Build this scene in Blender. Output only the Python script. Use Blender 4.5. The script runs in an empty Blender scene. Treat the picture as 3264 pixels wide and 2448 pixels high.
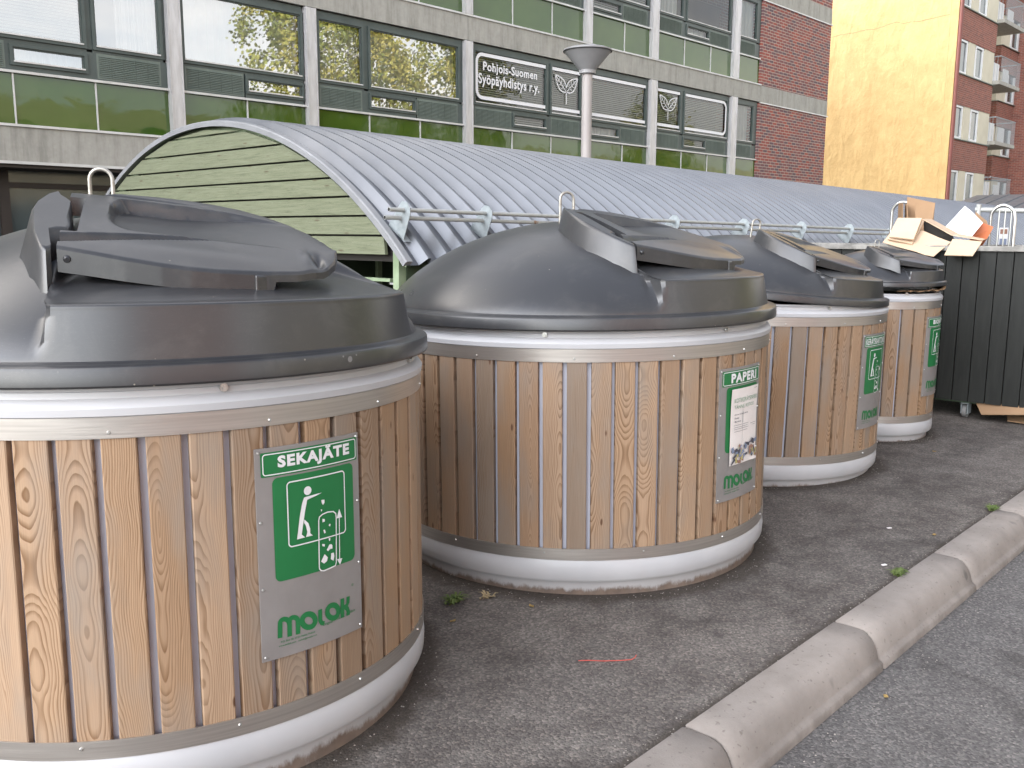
import bpy, math, random
from mathutils import Vector, Matrix, noise
R = math.radians; PI = math.pi
sc = bpy.context.scene
COL = sc.collection

# ------------------------------------------------------------------ camera
cd = bpy.data.cameras.new('camera'); cam = bpy.data.objects.new('camera', cd); COL.objects.link(cam)
fw = Vector((0.7198970, 0.6749076, -0.1620125)); rt = Vector((0.6843747, -0.7291214, 0.0036395)); up = Vector((0.1156704, 0.1134974, 0.9867820))
m = Matrix((rt, up, -fw)).transposed().to_4x4(); m.translation = Vector((0, 0, 1.40)); cam.matrix_world = m
cd.sensor_width = 36; cd.lens = 32.52; cd.clip_start = 0.05; cd.clip_end = 2000
sc.camera = cam
# ------------------------------------------------------------------ light
SUN_EL, SUN_AZ = R(32), math.atan2(0.93, -0.37)      # direction towards the sun in the XY plane
w = bpy.data.worlds.new('World'); sc.world = w; w.use_nodes = True
nt = w.node_tree; bg = nt.nodes['Background']; bg.inputs[1].default_value = 0.15
sky = nt.nodes.new('ShaderNodeTexSky'); sky.sky_type = 'NISHITA'; sky.sun_disc = False
sky.sun_elevation = SUN_EL; sky.sun_rotation = PI/2 - SUN_AZ
sky.air_density = 1.0; sky.dust_density = 2.5; sky.ozone_density = 1.0
tc = nt.nodes.new('ShaderNodeTexCoord'); mp = nt.nodes.new('ShaderNodeMapping'); mp.inputs['Scale'].default_value = (1, 1, 2.6)
nz = nt.nodes.new('ShaderNodeTexNoise'); nz.inputs['Scale'].default_value = 1.7; nz.inputs['Detail'].default_value = 7; nz.inputs['Roughness'].default_value = .6
rp = nt.nodes.new('ShaderNodeValToRGB'); rp.color_ramp.elements[0].position = .38; rp.color_ramp.elements[1].position = .62; rp.color_ramp.elements[0].color = (.12, .12, .12, 1); rp.color_ramp.elements[1].color = (.92, .92, .92, 1)
hv = nt.nodes.new('ShaderNodeHueSaturation'); hv.inputs['Saturation'].default_value = .0; hv.inputs['Value'].default_value = 1.55
wm = nt.nodes.new('ShaderNodeMix'); wm.data_type = 'RGBA'; wm.blend_type = 'MULTIPLY'; wm.inputs[0].default_value = 1; wm.inputs[7].default_value = (1.0, .95, .885, 1)
cm = nt.nodes.new('ShaderNodeMix'); cm.data_type = 'RGBA'
nt.links.new(tc.outputs['Generated'], mp.inputs[0]); nt.links.new(mp.outputs[0], nz.inputs['Vector']); nt.links.new(nz.outputs['Fac'], rp.inputs[0])
nt.links.new(sky.outputs[0], hv.inputs['Color']); nt.links.new(hv.outputs[0], wm.inputs[6]); sz = nt.nodes.new('ShaderNodeSeparateXYZ'); nt.links.new(tc.outputs['Generated'], sz.inputs[0])
zf = nt.nodes.new('ShaderNodeMapRange'); zf.inputs[1].default_value = .60; zf.inputs[2].default_value = .97; zf.inputs[3].default_value = 1; zf.inputs[4].default_value = .30; nt.links.new(sz.outputs[2], zf.inputs[0])
cf = nt.nodes.new('ShaderNodeMath'); cf.operation = 'MULTIPLY'; nt.links.new(rp.outputs[0], cf.inputs[0]); nt.links.new(zf.outputs[0], cf.inputs[1]); nt.links.new(cf.outputs[0], cm.inputs[0])
sk = nt.nodes.new('ShaderNodeHueSaturation'); sk.inputs['Saturation'].default_value = .72; nt.links.new(sky.outputs[0], sk.inputs['Color'])
nt.links.new(sk.outputs[0], cm.inputs[6]); nt.links.new(wm.outputs[2], cm.inputs[7])
vd = nt.nodes.new('ShaderNodeVectorMath'); vd.operation = 'DOT_PRODUCT'; vd.inputs[1].default_value = Vector((-.93, -.10, .36)).normalized()
nt.links.new(tc.outputs['Generated'], vd.inputs[0])
lr = nt.nodes.new('ShaderNodeMapRange'); lr.interpolation_type = 'SMOOTHERSTEP'; lr.inputs[1].default_value = .62; lr.inputs[2].default_value = 1.0; lr.inputs[3].default_value = 1.0; lr.inputs[4].default_value = 5.8
nt.links.new(vd.outputs['Value'], lr.inputs[0])
lm_ = nt.nodes.new('ShaderNodeVectorMath'); lm_.operation = 'SCALE'; nt.links.new(cm.outputs[2], lm_.inputs[0]); nt.links.new(lr.outputs[0], lm_.inputs['Scale'])
nt.links.new(lm_.outputs[0], bg.inputs[0])
sd = bpy.data.lights.new('sun', 'SUN'); sd.energy = 2.0; sd.angle = R(0.5); sd.color = (1, 0.93, 0.82)
so = bpy.data.objects.new('sun', sd); COL.objects.link(so); so.location = (-20, 60, 60)
dirv = Vector((math.cos(SUN_AZ)*math.cos(SUN_EL), math.sin(SUN_AZ)*math.cos(SUN_EL), math.sin(SUN_EL)))
so.rotation_euler = dirv.to_track_quat('Z', 'Y').to_euler()
sc.view_settings.view_transform = 'Standard'; sc.view_settings.look = 'None'
sc.view_settings.exposure = 1.22; sc.view_settings.gamma = 1.0
sc.cycles.max_bounces = 8; sc.cycles.caustics_reflective = False; sc.cycles.caustics_refractive = False

# ------------------------------------------------------------------ materials
def mat(name, col, rough=0.6, metal=0.0, spec=0.5, build=None, coat=0):
    M = bpy.data.materials.new(name); M.use_nodes = True
    n = M.node_tree.nodes; b = n['Principled BSDF']
    b.inputs['Base Color'].default_value = (*col, 1); b.inputs['Roughness'].default_value = rough
    b.inputs['Metallic'].default_value = metal; b.inputs['Specular IOR Level'].default_value = spec
    if coat: b.inputs['Coat Weight'].default_value = coat; b.inputs['Coat Roughness'].default_value = 0.03
    if build: build(M.node_tree, b)
    return M
def N(t, ty, **kw):
    n = t.nodes.new(ty)
    for k, v in kw.items():
        if k in n.inputs: n.inputs[k].default_value = v
        else: setattr(n, k, v)
    return n
def L(t, a, b): t.links.new(a, b)
def coords(t, scale=(1, 1, 1), kind='Object'):
    c = N(t, 'ShaderNodeTexCoord'); mp = N(t, 'ShaderNodeMapping'); mp.inputs['Scale'].default_value = scale
    L(t, c.outputs[kind], mp.inputs[0]); return mp.outputs[0]
def ramp(t, fac, stops):
    r = N(t, 'ShaderNodeValToRGB'); e = r.color_ramp.elements
    while len(e) < len(stops): e.new(0.5)
    for i, (p, c) in enumerate(stops):
        e[i].position = p; e[i].color = (*c, 1) if len(c) == 3 else c
    L(t, fac, r.inputs[0]); return r.outputs[0]
def noi(t, vec, scale, detail=4, rough=0.55, dist=0.0):
    n = N(t, 'ShaderNodeTexNoise'); n.inputs['Scale'].default_value = scale; n.inputs['Detail'].default_value = detail
    n.inputs['Roughness'].default_value = rough; n.inputs['Distortion'].default_value = dist
    if vec is not None: L(t, vec, n.inputs['Vector'])
    return n.outputs['Fac']
def bump(t, b, h, s=0.3, d=0.01):
    n = N(t, 'ShaderNodeBump'); n.inputs['Strength'].default_value = s; n.inputs['Distance'].default_value = d
    L(t, h, n.inputs['Height']); L(t, n.outputs[0], b.inputs['Normal']); return n
def mixc(t, fac, a, c, mode='MIX'):
    n = N(t, 'ShaderNodeMix'); n.data_type = 'RGBA'; n.blend_type = mode
    for sock, v in ((n.inputs[0], fac), (n.inputs[6], a), (n.inputs[7], c)):
        if hasattr(v, 'is_output'): L(t, v, sock)
        elif isinstance(v, (int, float)): sock.default_value = v
        else: sock.default_value = (*v, 1)
    return n.outputs[2]
def mth(t, op, a, c=None):
    n = N(t, 'ShaderNodeMath'); n.operation = op
    for i, v in enumerate((a, c)):
        if v is None: continue
        if hasattr(v, 'is_output'): L(t, v, n.inputs[i])
        else: n.inputs[i].default_value = v
    return n.outputs[0]
def mottled(c1, c2, scale, bs=0.0, bscale=60, bd=0.003, rr=None, stretch=(1, 1, 1)):
    def f(t, b):
        v = coords(t, stretch); a = noi(t, v, scale, 6)
        L(t, ramp(t, a, [(0.3, c1), (0.7, c2)]), b.inputs['Base Color'])
        if bs: bump(t, b, noi(t, v, bscale, 4), bs, bd)
        if rr: L(t, ramp(t, noi(t, v, scale*2.3, 5), [(0.3, (rr[0],)*3), (0.7, (rr[1],)*3)]), b.inputs['Roughness'])
    return f
def asphalt(base, light, patch, soil=False):
    def f(t, b):
        v = coords(t)
        big = noi(t, v, 0.9, 5, 0.6, 0.4); mid = noi(t, v, 5.0, 6, 0.65); fine = noi(t, v, 90, 4, 0.7)
        c = ramp(t, big, [(0.38, base), (0.62, light)])
        c = mixc(t, ramp(t, mid, [(0.40, (0, 0, 0)), (0.70, (0.75, 0.75, 0.75))]), c, patch)
        vo = N(t, 'ShaderNodeTexVoronoi'); vo.inputs['Scale'].default_value = 130; L(t, v, vo.inputs['Vector'])
        stone = N(t, 'ShaderNodeSeparateColor'); L(t, vo.outputs['Color'], stone.inputs[0])
        k = ramp(t, stone.outputs[0], [(0.0, (0.55, 0.55, 0.55)), (0.8, (1.15, 1.15, 1.15)), (1.0, (1.7, 1.65, 1.6))])
        c = mixc(t, 0.85, c, k, 'MULTIPLY')
        sp = ramp(t, noi(t, v, 38, 2, 0.4), [(0.80, (0, 0, 0)), (0.83, (1, 1, 1))])
        c = mixc(t, sp, c, (0.30, 0.28, 0.26))
        # dark damp stains
        st = ramp(t, noi(t, v, 1.7, 7, 0.7, 0.6), [(0.56, (0, 0, 0)), (0.68, (0.55, 0.55, 0.55))])
        c = mixc(t, st, c, (0.030, 0.026, 0.024))
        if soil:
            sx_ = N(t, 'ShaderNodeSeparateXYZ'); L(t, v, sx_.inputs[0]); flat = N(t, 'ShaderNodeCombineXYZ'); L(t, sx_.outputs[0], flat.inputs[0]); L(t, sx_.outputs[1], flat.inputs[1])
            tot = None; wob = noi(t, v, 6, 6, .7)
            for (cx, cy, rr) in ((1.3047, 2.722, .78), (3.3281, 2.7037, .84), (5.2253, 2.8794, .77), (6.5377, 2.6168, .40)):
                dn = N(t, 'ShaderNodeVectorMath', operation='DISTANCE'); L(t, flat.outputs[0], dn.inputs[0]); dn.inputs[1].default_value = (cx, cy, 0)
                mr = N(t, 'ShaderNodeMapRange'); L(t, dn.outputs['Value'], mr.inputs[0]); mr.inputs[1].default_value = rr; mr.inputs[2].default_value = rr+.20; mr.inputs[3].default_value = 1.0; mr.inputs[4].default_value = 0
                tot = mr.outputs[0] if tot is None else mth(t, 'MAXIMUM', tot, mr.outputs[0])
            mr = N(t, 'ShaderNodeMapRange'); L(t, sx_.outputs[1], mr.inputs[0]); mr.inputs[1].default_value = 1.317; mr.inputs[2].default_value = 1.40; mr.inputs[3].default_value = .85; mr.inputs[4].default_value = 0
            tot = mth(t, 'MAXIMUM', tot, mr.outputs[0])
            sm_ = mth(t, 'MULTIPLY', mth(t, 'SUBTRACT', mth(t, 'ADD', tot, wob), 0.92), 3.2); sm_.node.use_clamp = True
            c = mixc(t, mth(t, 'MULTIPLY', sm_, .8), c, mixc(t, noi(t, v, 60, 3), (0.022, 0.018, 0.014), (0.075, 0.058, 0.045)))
        L(t, c, b.inputs['Base Color'])
        h = mth(t, 'ADD', mth(t, 'MULTIPLY', vo.outputs['Distance'], -1.0), mth(t, 'MULTIPLY', fine, 1.2))
        bump(t, b, h, 0.55, 0.005)
    return f
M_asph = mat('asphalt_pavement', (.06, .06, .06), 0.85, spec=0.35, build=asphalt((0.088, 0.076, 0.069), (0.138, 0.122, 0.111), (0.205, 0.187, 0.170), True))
M_road = mat('asphalt_road', (.06, .06, .06), 0.85, spec=0.35, build=asphalt((0.105, 0.098, 0.095), (0.128, 0.120, 0.116), (0.150, 0.143, 0.138)))
def kerbm(t, b):
    v = coords(t); a = noi(t, v, 3.0, 8, 0.65); fine = noi(t, v, 140, 3, 0.7)
    c = ramp(t, a, [(0.3, (0.215, 0.190, 0.170)), (0.7, (0.335, 0.300, 0.272))])
    sp = ramp(t, noi(t, v, 60, 3, 0.5), [(0.28, (0.45, 0.42, 0.4)), (0.36, (1, 1, 1))])
    c = mixc(t, 0.55, c, sp, 'MULTIPLY')
    s = N(t, 'ShaderNodeSeparateXYZ'); cc = N(t, 'ShaderNodeTexCoord'); L(t, cc.outputs['Object'], s.inputs[0])
    low = N(t, 'ShaderNodeMapRange'); L(t, s.outputs[2], low.inputs[0])
    low.inputs[1].default_value = -0.125; low.inputs[2].default_value = -0.06; low.inputs[3].default_value = 1; low.inputs[4].default_value = 0
    dirt = mth(t, 'MULTIPLY', low.outputs[0], ramp(t, noi(t, v, 9, 6, .7), [(0.35, (0, 0, 0)), (0.6, (1, 1, 1))]))
    c = mixc(t, mth(t, 'MULTIPLY', dirt, 0.6), c, (0.10, 0.085, 0.075))
    st = ramp(t, noi(t, v, 7, 2, .4, .3), [(0.70, (0, 0, 0)), (0.76, (0.6, 0.6, 0.6))])
    c = mixc(t, st, c, (0.10, 0.095, 0.09))
    L(t, c, b.inputs['Base Color']); bump(t, b, mth(t, 'ADD', fine, mth(t, 'MULTIPLY', a, 0.7)), 0.7, 0.0022)
M_kerb = mat('granite_kerb', (.3, .28, .26), 0.85, spec=0.3, build=kerbm)
def lidcol(t):
    v = coords(t); c = ramp(t, noi(t, v, 3.0, 3, .5), [(0.3, (0.027, 0.028, 0.031)), (0.75, (0.036, 0.037, 0.040))])
    # dust film, thin scratches, dried drips
    dust = ramp(t, noi(t, v, 7, 9, .72, .5), [(0.50, (0, 0, 0)), (0.80, (0.30, 0.30, 0.30))]); c = mixc(t, dust, c, (0.13, 0.125, 0.115))
    sc1 = ramp(t, noi(t, coords(t, (1.5, 1.5, 14)), 9, 3, .6, 1.2), [(0.497, (0, 0, 0)), (0.500, (0.30, 0.30, 0.30)), (0.503, (0, 0, 0))])
    msk = ramp(t, noi(t, v, 3.3, 2), [(0.5, (0, 0, 0)), (0.6, (1, 1, 1))]); c = mixc(t, mth(t, 'MULTIPLY', sc1, msk), c, (0.16, 0.16, 0.16))
    vo = N(t, 'ShaderNodeTexVoronoi'); vo.inputs['Scale'].default_value = 26; L(t, v, vo.inputs['Vector'])
    sp = ramp(t, vo.outputs['Distance'], [(0.055, (1, 1, 1)), (0.075, (0, 0, 0))])
    sp = mth(t, 'MULTIPLY', sp, ramp(t, noi(t, v, 5, 2), [(0.60, (0, 0, 0)), (0.63, (.7, .7, .7))]))
    return mixc(t, sp, c, (0.30, 0.27, 0.22))
M_lid = mat('dark_grey_plastic', (0.03, 0.031, 0.034), 0.38, spec=0.65, build=lambda t, b: (
    L(t, lidcol(t), b.inputs['Base Color']),
    L(t, ramp(t, noi(t, coords(t), 2.2, 2.5, .5), [(0.25, (0.26,)*3), (0.75, (0.36,)*3)]), b.inputs['Roughness']),
    bump(t, b, noi(t, coords(t), 520, 2), 0.06, 0.001)))
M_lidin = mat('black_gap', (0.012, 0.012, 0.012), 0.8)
def whitep(t, b):
    v = coords(t); s = N(t, 'ShaderNodeSeparateXYZ'); L(t, v, s.inputs[0])
    a = ramp(t, noi(t, v, 2.5, 4), [(0.3, (0.42, 0.43, 0.45)), (0.7, (0.50, 0.505, 0.52))])
    mr = N(t, 'ShaderNodeMapRange'); L(t, s.outputs[2], mr.inputs[0])
    mr.inputs[1].default_value = 0.0; mr.inputs[2].default_value = 0.075; mr.inputs[3].default_value = 0.80; mr.inputs[4].default_value = 0.0
    n1 = noi(t, coords(t, (1, 1, 0.35)), 26, 8, .8)
    d = mth(t, 'SUBTRACT', mth(t, 'ADD', mr.outputs[0], mth(t, 'ADD', mth(t, 'MULTIPLY', n1, .7), mth(t, 'MULTIPLY', noi(t, v, 5, 4), .45))), 1.12)
    d = mth(t, 'MULTIPLY', d, 6.0); d.node.use_clamp = True
    c = mixc(t, d, a, mixc(t, noi(t, v, 30, 3), (0.045, 0.035, 0.03), (0.22, 0.15, 0.11)))
    # fine dust veil on the lower ring
    mr2 = N(t, 'ShaderNodeMapRange'); L(t, s.outputs[2], mr2.inputs[0])
    mr2.inputs[1].default_value = 0.0; mr2.inputs[2].default_value = 0.14; mr2.inputs[3].default_value = 0.45; mr2.inputs[4].default_value = 0.0
    c = mixc(t, mth(t, 'MULTIPLY', mr2.outputs[0], noi(t, v, 14, 5)), c, (0.33, 0.29, 0.26))
    L(t, c, b.inputs['Base Color'])
M_white = mat('white_plastic', (0.7, 0.7, 0.72), 0.38, spec=0.5, build=whitep)
M_inner = mat('inner_liner_plastic', (0.5, 0.5, 0.58), 0.45, build=mottled((0.45, 0.46, 0.54), (0.51, 0.52, 0.60), 4))
def alum(t, b):
    v = coords(t, (1, 1, 60)); a = noi(t, v, 3.0, 4, .6)
    L(t, ramp(t, a, [(0.3, (0.50, 0.47, 0.44)), (0.7, (0.62, 0.585, 0.55))]), b.inputs['Base Color'])
    L(t, ramp(t, noi(t, v, 5.0, 3), [(0.3, (0.30,)*3), (0.7, (0.42,)*3)]), b.inputs['Roughness'])
M_alu = mat('brushed_aluminium', (0.6, 0.57, 0.54), 0.35, metal=0.9, build=alum)
M_signalu = mat('sign_aluminium', (0.30, 0.285, 0.28), 0.42, metal=0.35, build=mottled((0.27, 0.255, 0.25), (0.32, 0.305, 0.30), 9, 0.03, 200))
M_green = mat('sign_green', (0.012, 0.155, 0.045), 0.38, build=mottled((0.011, 0.145, 0.042), (0.014, 0.165, 0.05), 12))
M_swhite = mat('sign_white', (0.72, 0.72, 0.74), 0.42, build=mottled((0.68, 0.68, 0.70), (0.76, 0.76, 0.78), 20))
M_paper = mat('poster_paper', (0.74, 0.70, 0.68), 0.5, build=mottled((0.71, 0.67, 0.65), (0.77, 0.73, 0.71), 15))
M_ink = mat('dark_ink', (0.06, 0.06, 0.08), 0.6, build=mottled((0.05, 0.05, 0.07), (0.08, 0.08, 0.10), 40))
M_inkb = mat('blue_grey_ink', (0.18, 0.22, 0.32), 0.6, build=mottled((0.15, 0.19, 0.28), (0.22, 0.26, 0.36), 40))
M_inky = mat('yellow_ink', (0.42, 0.36, 0.14), 0.6, build=mottled((0.38, 0.33, 0.12), (0.46, 0.40, 0.18), 40))
M_inkg = mat('soft_green_ink', (0.15, 0.30, 0.20), 0.6, build=mottled((0.12, 0.27, 0.17), (0.18, 0.33, 0.22), 40))
M_inkr = mat('brown_ink', (0.30, 0.16, 0.12), 0.6, build=mottled((0.27, 0.14, 0.10), (0.33, 0.19, 0.14), 40))
def wood(t, b):
    uv = N(t, 'ShaderNodeUVMap'); s = N(t, 'ShaderNodeSeparateXYZ'); L(t, uv.outputs[0], s.inputs[0])
    at = N(t, 'ShaderNodeAttribute', attribute_name='slat'); sa = N(t, 'ShaderNodeSeparateColor'); L(t, at.outputs['Color'], sa.inputs[0])
    seed = mth(t, 'MULTIPLY', sa.outputs[0], 60.0)
    def vec(x, y, z):
        c = N(t, 'ShaderNodeCombineXYZ')
        for i, q in enumerate((x, y, z)):
            if q is None: continue
            if hasattr(q, 'is_output'): L(t, q, c.inputs[i])
            else: c.inputs[i].default_value = q
        return c.outputs[0]
    lowf = noi(t, vec(seed, mth(t, 'MULTIPLY', s.outputs[1], 1.9), 0), 1.0, 2.0, 0.45)
    wob = noi(t, vec(mth(t, 'MULTIPLY', s.outputs[0], 22), mth(t, 'MULTIPLY', s.outputs[1], 2.2), seed), 1.0, 3, .5)
    u0 = mth(t, 'ADD', mth(t, 'MULTIPLY', mth(t, 'SUBTRACT', sa.outputs[1], 0.5), 0.15), mth(t, 'MULTIPLY', mth(t, 'SUBTRACT', wob, 0.5), 0.026))
    du = mth(t, 'ADD', s.outputs[0], u0)
    dep = mth(t, 'ADD', mth(t, 'MULTIPLY', mth(t, 'SUBTRACT', lowf, 0.42), 0.15), mth(t, 'MULTIPLY', mth(t, 'SUBTRACT', sa.outputs[2], 0.3), 0.07))
    r2 = mth(t, 'ADD', mth(t, 'MULTIPLY', du, du), mth(t, 'MULTIPLY', dep, dep))
    r = mth(t, 'SQRT', r2)
    ringv = mth(t, 'ADD', mth(t, 'MULTIPLY', r, 235.0), mth(t, 'MULTIPLY', wob, 0.8))
    fr = mth(t, 'FRACT', ringv)
    light = ramp(t, sa.outputs[0], [(0.0, (0.37, 0.250, 0.158)), (0.3, (0.31, 0.200, 0.120)), (0.55, (0.40, 0.278, 0.185)), (0.75, (0.33, 0.222, 0.142)), (0.84, (0.25, 0.195, 0.148)), (1.0, (0.35, 0.225, 0.138))])
    dark = mixc(t, sa.outputs[1], (0.115, 0.052, 0.018), (0.155, 0.078, 0.030))
    k = ramp(t, fr, [(0.0, (0, 0, 0)), (0.42, (0.06, 0.06, 0.06)), (0.86, (0.9, 0.9, 0.9)), (0.92, (1, 1, 1)), (1.0, (0, 0, 0))])
    c = mixc(t, mth(t, 'MULTIPLY', mth(t, 'MULTIPLY', k, mth(t, 'ADD', 0.58, mth(t, 'MULTIPLY', sa.outputs[2], 0.40))), ramp(t, noi(t, vec(mth(t, 'MULTIPLY', s.outputs[0], 30), mth(t, 'MULTIPLY', s.outputs[1], 2.0), seed), 1.0, 2), [(0.25, (0.35, 0.35, 0.35)), (0.65, (1, 1, 1))])), light, dark)
    fib = noi(t, vec(mth(t, 'MULTIPLY', s.outputs[0], 420), mth(t, 'MULTIPLY', s.outputs[1], 9), seed), 1.0, 3, .6)
    c = mixc(t, 0.45, c, ramp(t, fib, [(0.3, (0.72, 0.72, 0.72)), (0.7, (1.12, 1.12, 1.12))]), 'MULTIPLY')
    big = noi(t, vec(mth(t, 'MULTIPLY', s.outputs[0], 8), mth(t, 'MULTIPLY', s.outputs[1], 2.5), seed), 1.0, 3)
    c = mixc(t, ramp(t, big, [(0.45, (0, 0, 0)), (0.75, (0.75, 0.75, 0.75))]), c, (0.235, 0.205, 0.175))
    kn = N(t, 'ShaderNodeTexVoronoi'); kn.inputs['Scale'].default_value = 1.0; kn.inputs['Randomness'].default_value = 1
    L(t, vec(mth(t, 'MULTIPLY', s.outputs[0], 15), mth(t, 'MULTIPLY', s.outputs[1], 5.0), seed), kn.inputs['Vector'])
    kk = ramp(t, kn.outputs['Distance'], [(0.05, (1, 1, 1)), (0.085, (0, 0, 0))])
    c = mixc(t, kk, c, (0.11, 0.055, 0.03))
    L(t, c, b.inputs['Base Color'])
    bump(t, b, mth(t, 'ADD', mth(t, 'MULTIPLY', k, -0.6), fib), 0.22, 0.0012)
M_wood = mat('larch_slats', (.4, .3, .2), 0.62, spec=0.35, build=wood)
def greenwood(t, b):
    uv = N(t, 'ShaderNodeUVMap'); mp = N(t, 'ShaderNodeMapping'); mp.inputs['Scale'].default_value = (1.2, 22, 1); L(t, uv.outputs[0], mp.inputs[0])
    g = noi(t, mp.outputs[0], 3.0, 7, .7, .8)
    c = ramp(t, g, [(0.25, (0.070, 0.073, 0.048)), (0.42, (0.15, 0.165, 0.105)), (0.75, (0.205, 0.22, 0.15))])
    mp2 = N(t, 'ShaderNodeMapping'); mp2.inputs['Scale'].default_value = (3.0, 16, 1); L(t, uv.outputs[0], mp2.inputs[0])
    vo = N(t, 'ShaderNodeTexVoronoi'); vo.inputs['Scale'].default_value = 1.1; L(t, mp2.outputs[0], vo.inputs['Vector'])
    kn = ramp(t, vo.outputs['Distance'], [(0.06, (0.9, 0.9, 0.9)), (0.13, (0, 0, 0))])
    c = mixc(t, kn, c, (0.10, 0.08, 0.05))
    cr = ramp(t, noi(t, mp.outputs[0], 2.0, 8, .8, 1.5), [(0.44, (0, 0, 0)), (0.455, (0.8, 0.8, 0.8)), (0.47, (0, 0, 0))])
    c = mixc(t, cr, c, (0.07, 0.075, 0.05))
    L(t, c, b.inputs['Base Color']); bump(t, b, g, 0.35, 0.003)
M_gwood = mat('pale_green_boards', (.3, .37, .2), 0.75, spec=0.25, build=greenwood)
M_gpost = mat('green_post_paint', (0.22, 0.29, 0.18), 0.7, build=mottled((0.18, 0.24, 0.14), (0.27, 0.34, 0.22), 9, 0.2))
M_dgwood = mat('dark_green_beam', (0.035, 0.06, 0.03), 0.75, build=mottled((0.03, 0.05, 0.025), (0.045, 0.075, 0.04), 6, 0.2))
M_roof = mat('blue_grey_sheet_metal', (0.21, 0.235, 0.285), 0.38, spec=0.6, metal=0.3, build=mottled((0.115, 0.124, 0.140), (0.145, 0.154, 0.171), 2.2, 0.05, 30, rr=(0.28, 0.42)))
M_flash = mat('grey_edge_flashing', (0.34, 0.345, 0.36), 0.42, build=mottled((0.20, 0.205, 0.215), (0.25, 0.255, 0.265), 7))
def galv(t, b):
    v = coords(t); vo = N(t, 'ShaderNodeTexVoronoi'); vo.inputs['Scale'].default_value = 45; L(t, v, vo.inputs['Vector'])
    s = N(t, 'ShaderNodeSeparateColor'); L(t, vo.outputs['Color'], s.inputs[0])
    L(t, mixc(t, noi(t, v, 12, 4), mixc(t, s.outputs[0], (0.25, 0.285, 0.30), (0.36, 0.40, 0.42)), (0.30, 0.335, 0.35)), b.inputs['Base Color'])
M_galv = mat('galvanised_steel', (0.45, 0.5, 0.52), 0.5, metal=0.25, build=galv)
def pipem(t, b):
    v = coords(t); n = noi(t, v, 3.5, 5, .7)
    c = ramp(t, noi(t, v, 14, 4), [(0.3, (0.36, 0.37, 0.355)), (0.7, (0.45, 0.46, 0.445))])
    L(t, mixc(t, ramp(t, n, [(0.66, (0, 0, 0)), (0.70, (0.9, 0.9, 0.9))]), c, (0.22, 0.11, 0.05)), b.inputs['Base Color'])
M_pipe = mat('grey_painted_pipe', (0.4, 0.41, 0.4), 0.45, metal=0.2, build=pipem)
M_steel = mat('bright_steel', (0.62, 0.62, 0.60), 0.28, metal=0.9, build=mottled((0.56, 0.56, 0.54), (0.68, 0.68, 0.66), 18))
def concrete(t, b):
    v = coords(t); st = coords(t, (2.0, 2.0, 0.25)); g = noi(t, st, 3.0, 6, .7); f = noi(t, v, 9, 6, .7)
    c = ramp(t, g, [(0.28, (0.27, 0.265, 0.235)), (0.5, (0.38, 0.37, 0.335)), (0.75, (0.44, 0.43, 0.395))])
    c = mixc(t, 0.5, c, ramp(t, f, [(0.3, (0.75, 0.75, 0.75)), (0.7, (1.1, 1.1, 1.1))]), 'MULTIPLY')
    L(t, c, b.inputs['Base Color']); bump(t, b, f, 0.25, 0.006)
M_conc = mat('weathered_concrete', (.28, .26, .24), 0.85, spec=0.3, build=concrete)
M_colm = mat('anodised_column', (0.46, 0.45, 0.455), 0.42, metal=0.35, build=lambda t, b: L(t, ramp(t, noi(t, coords(t, (3, 3, 0.5)), 4, 6, .65), [(0.3, (0.45, 0.44, 0.44)), (0.6, (0.60, 0.59, 0.60))]), b.inputs['Base Color']))
M_trim = mat('white_aluminium_trim', (0.60, 0.60, 0.60), 0.4, metal=0.2, build=mottled((0.52, 0.52, 0.50), (0.66, 0.66, 0.66), 3))
M_frame = mat('dark_green_frame', (0.045, 0.068, 0.062), 0.45, build=mottled((0.055, 0.073, 0.068), (0.078, 0.100, 0.094), 2))
M_vent = mat('green_louvre', (0.10, 0.15, 0.125), 0.5, build=mottled((0.12, 0.15, 0.13), (0.16, 0.195, 0.17), 2))
def sglass(t, b):
    v = coords(t, (1, 1, 1)); a = noi(t, v, 0.7, 3)
    L(t, ramp(t, a, [(0.3, (0.032, 0.072, 0.008)), (0.7, (0.052, 0.105, 0.016))]), b.inputs['Base Color'])
    bump(t, b, mth(t, 'ADD', noi(t, v, 1.9, 2, .4, .6), mth(t, 'MULTIPLY', noi(t, v, 6, 1.5), 0.04)), 0.10, 0.03)
M_spand = mat('green_enamel_glass', (0.02, 0.05, 0.006), 0.04, spec=0.75, build=sglass)
M_spand.node_tree.nodes['Principled BSDF'].inputs['IOR'].default_value = 1.42
def glassmat(name, refl, tint, wav=0.05):
    M = bpy.data.materials.new(name); M.use_nodes = True; t = M.node_tree; t.nodes.clear()
    out = N(t, 'ShaderNodeOutputMaterial'); mx = N(t, 'ShaderNodeMixShader'); tr = N(t, 'ShaderNodeBsdfTransparent'); gl = N(t, 'ShaderNodeBsdfGlossy')
    tr.inputs[0].default_value = (*tint, 1); gl.inputs['Roughness'].default_value = 0.01; gl.inputs[0].default_value = (0.95, 0.97, 1, 1)
    fr = N(t, 'ShaderNodeFresnel'); fr.inputs[0].default_value = 1.55
    f = mth(t, 'ADD', fr.outputs[0], refl); f.node.use_clamp = True
    bp = N(t, 'ShaderNodeBump'); bp.inputs['Strength'].default_value = 0.07; bp.inputs['Distance'].default_value = wav
    L(t, noi(t, coords(t), 1.0, 1.0, .3), bp.inputs['Height']); L(t, bp.outputs[0], gl.inputs['Normal'])
    L(t, f, mx.inputs[0]); L(t, tr.outputs[0], mx.inputs[1]); L(t, gl.outputs[0], mx.inputs[2]); L(t, mx.outputs[0], out.inputs[0])
    return M
M_glass = glassmat('window_glass', 0.27, (0.80, 0.85, 0.83))
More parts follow.
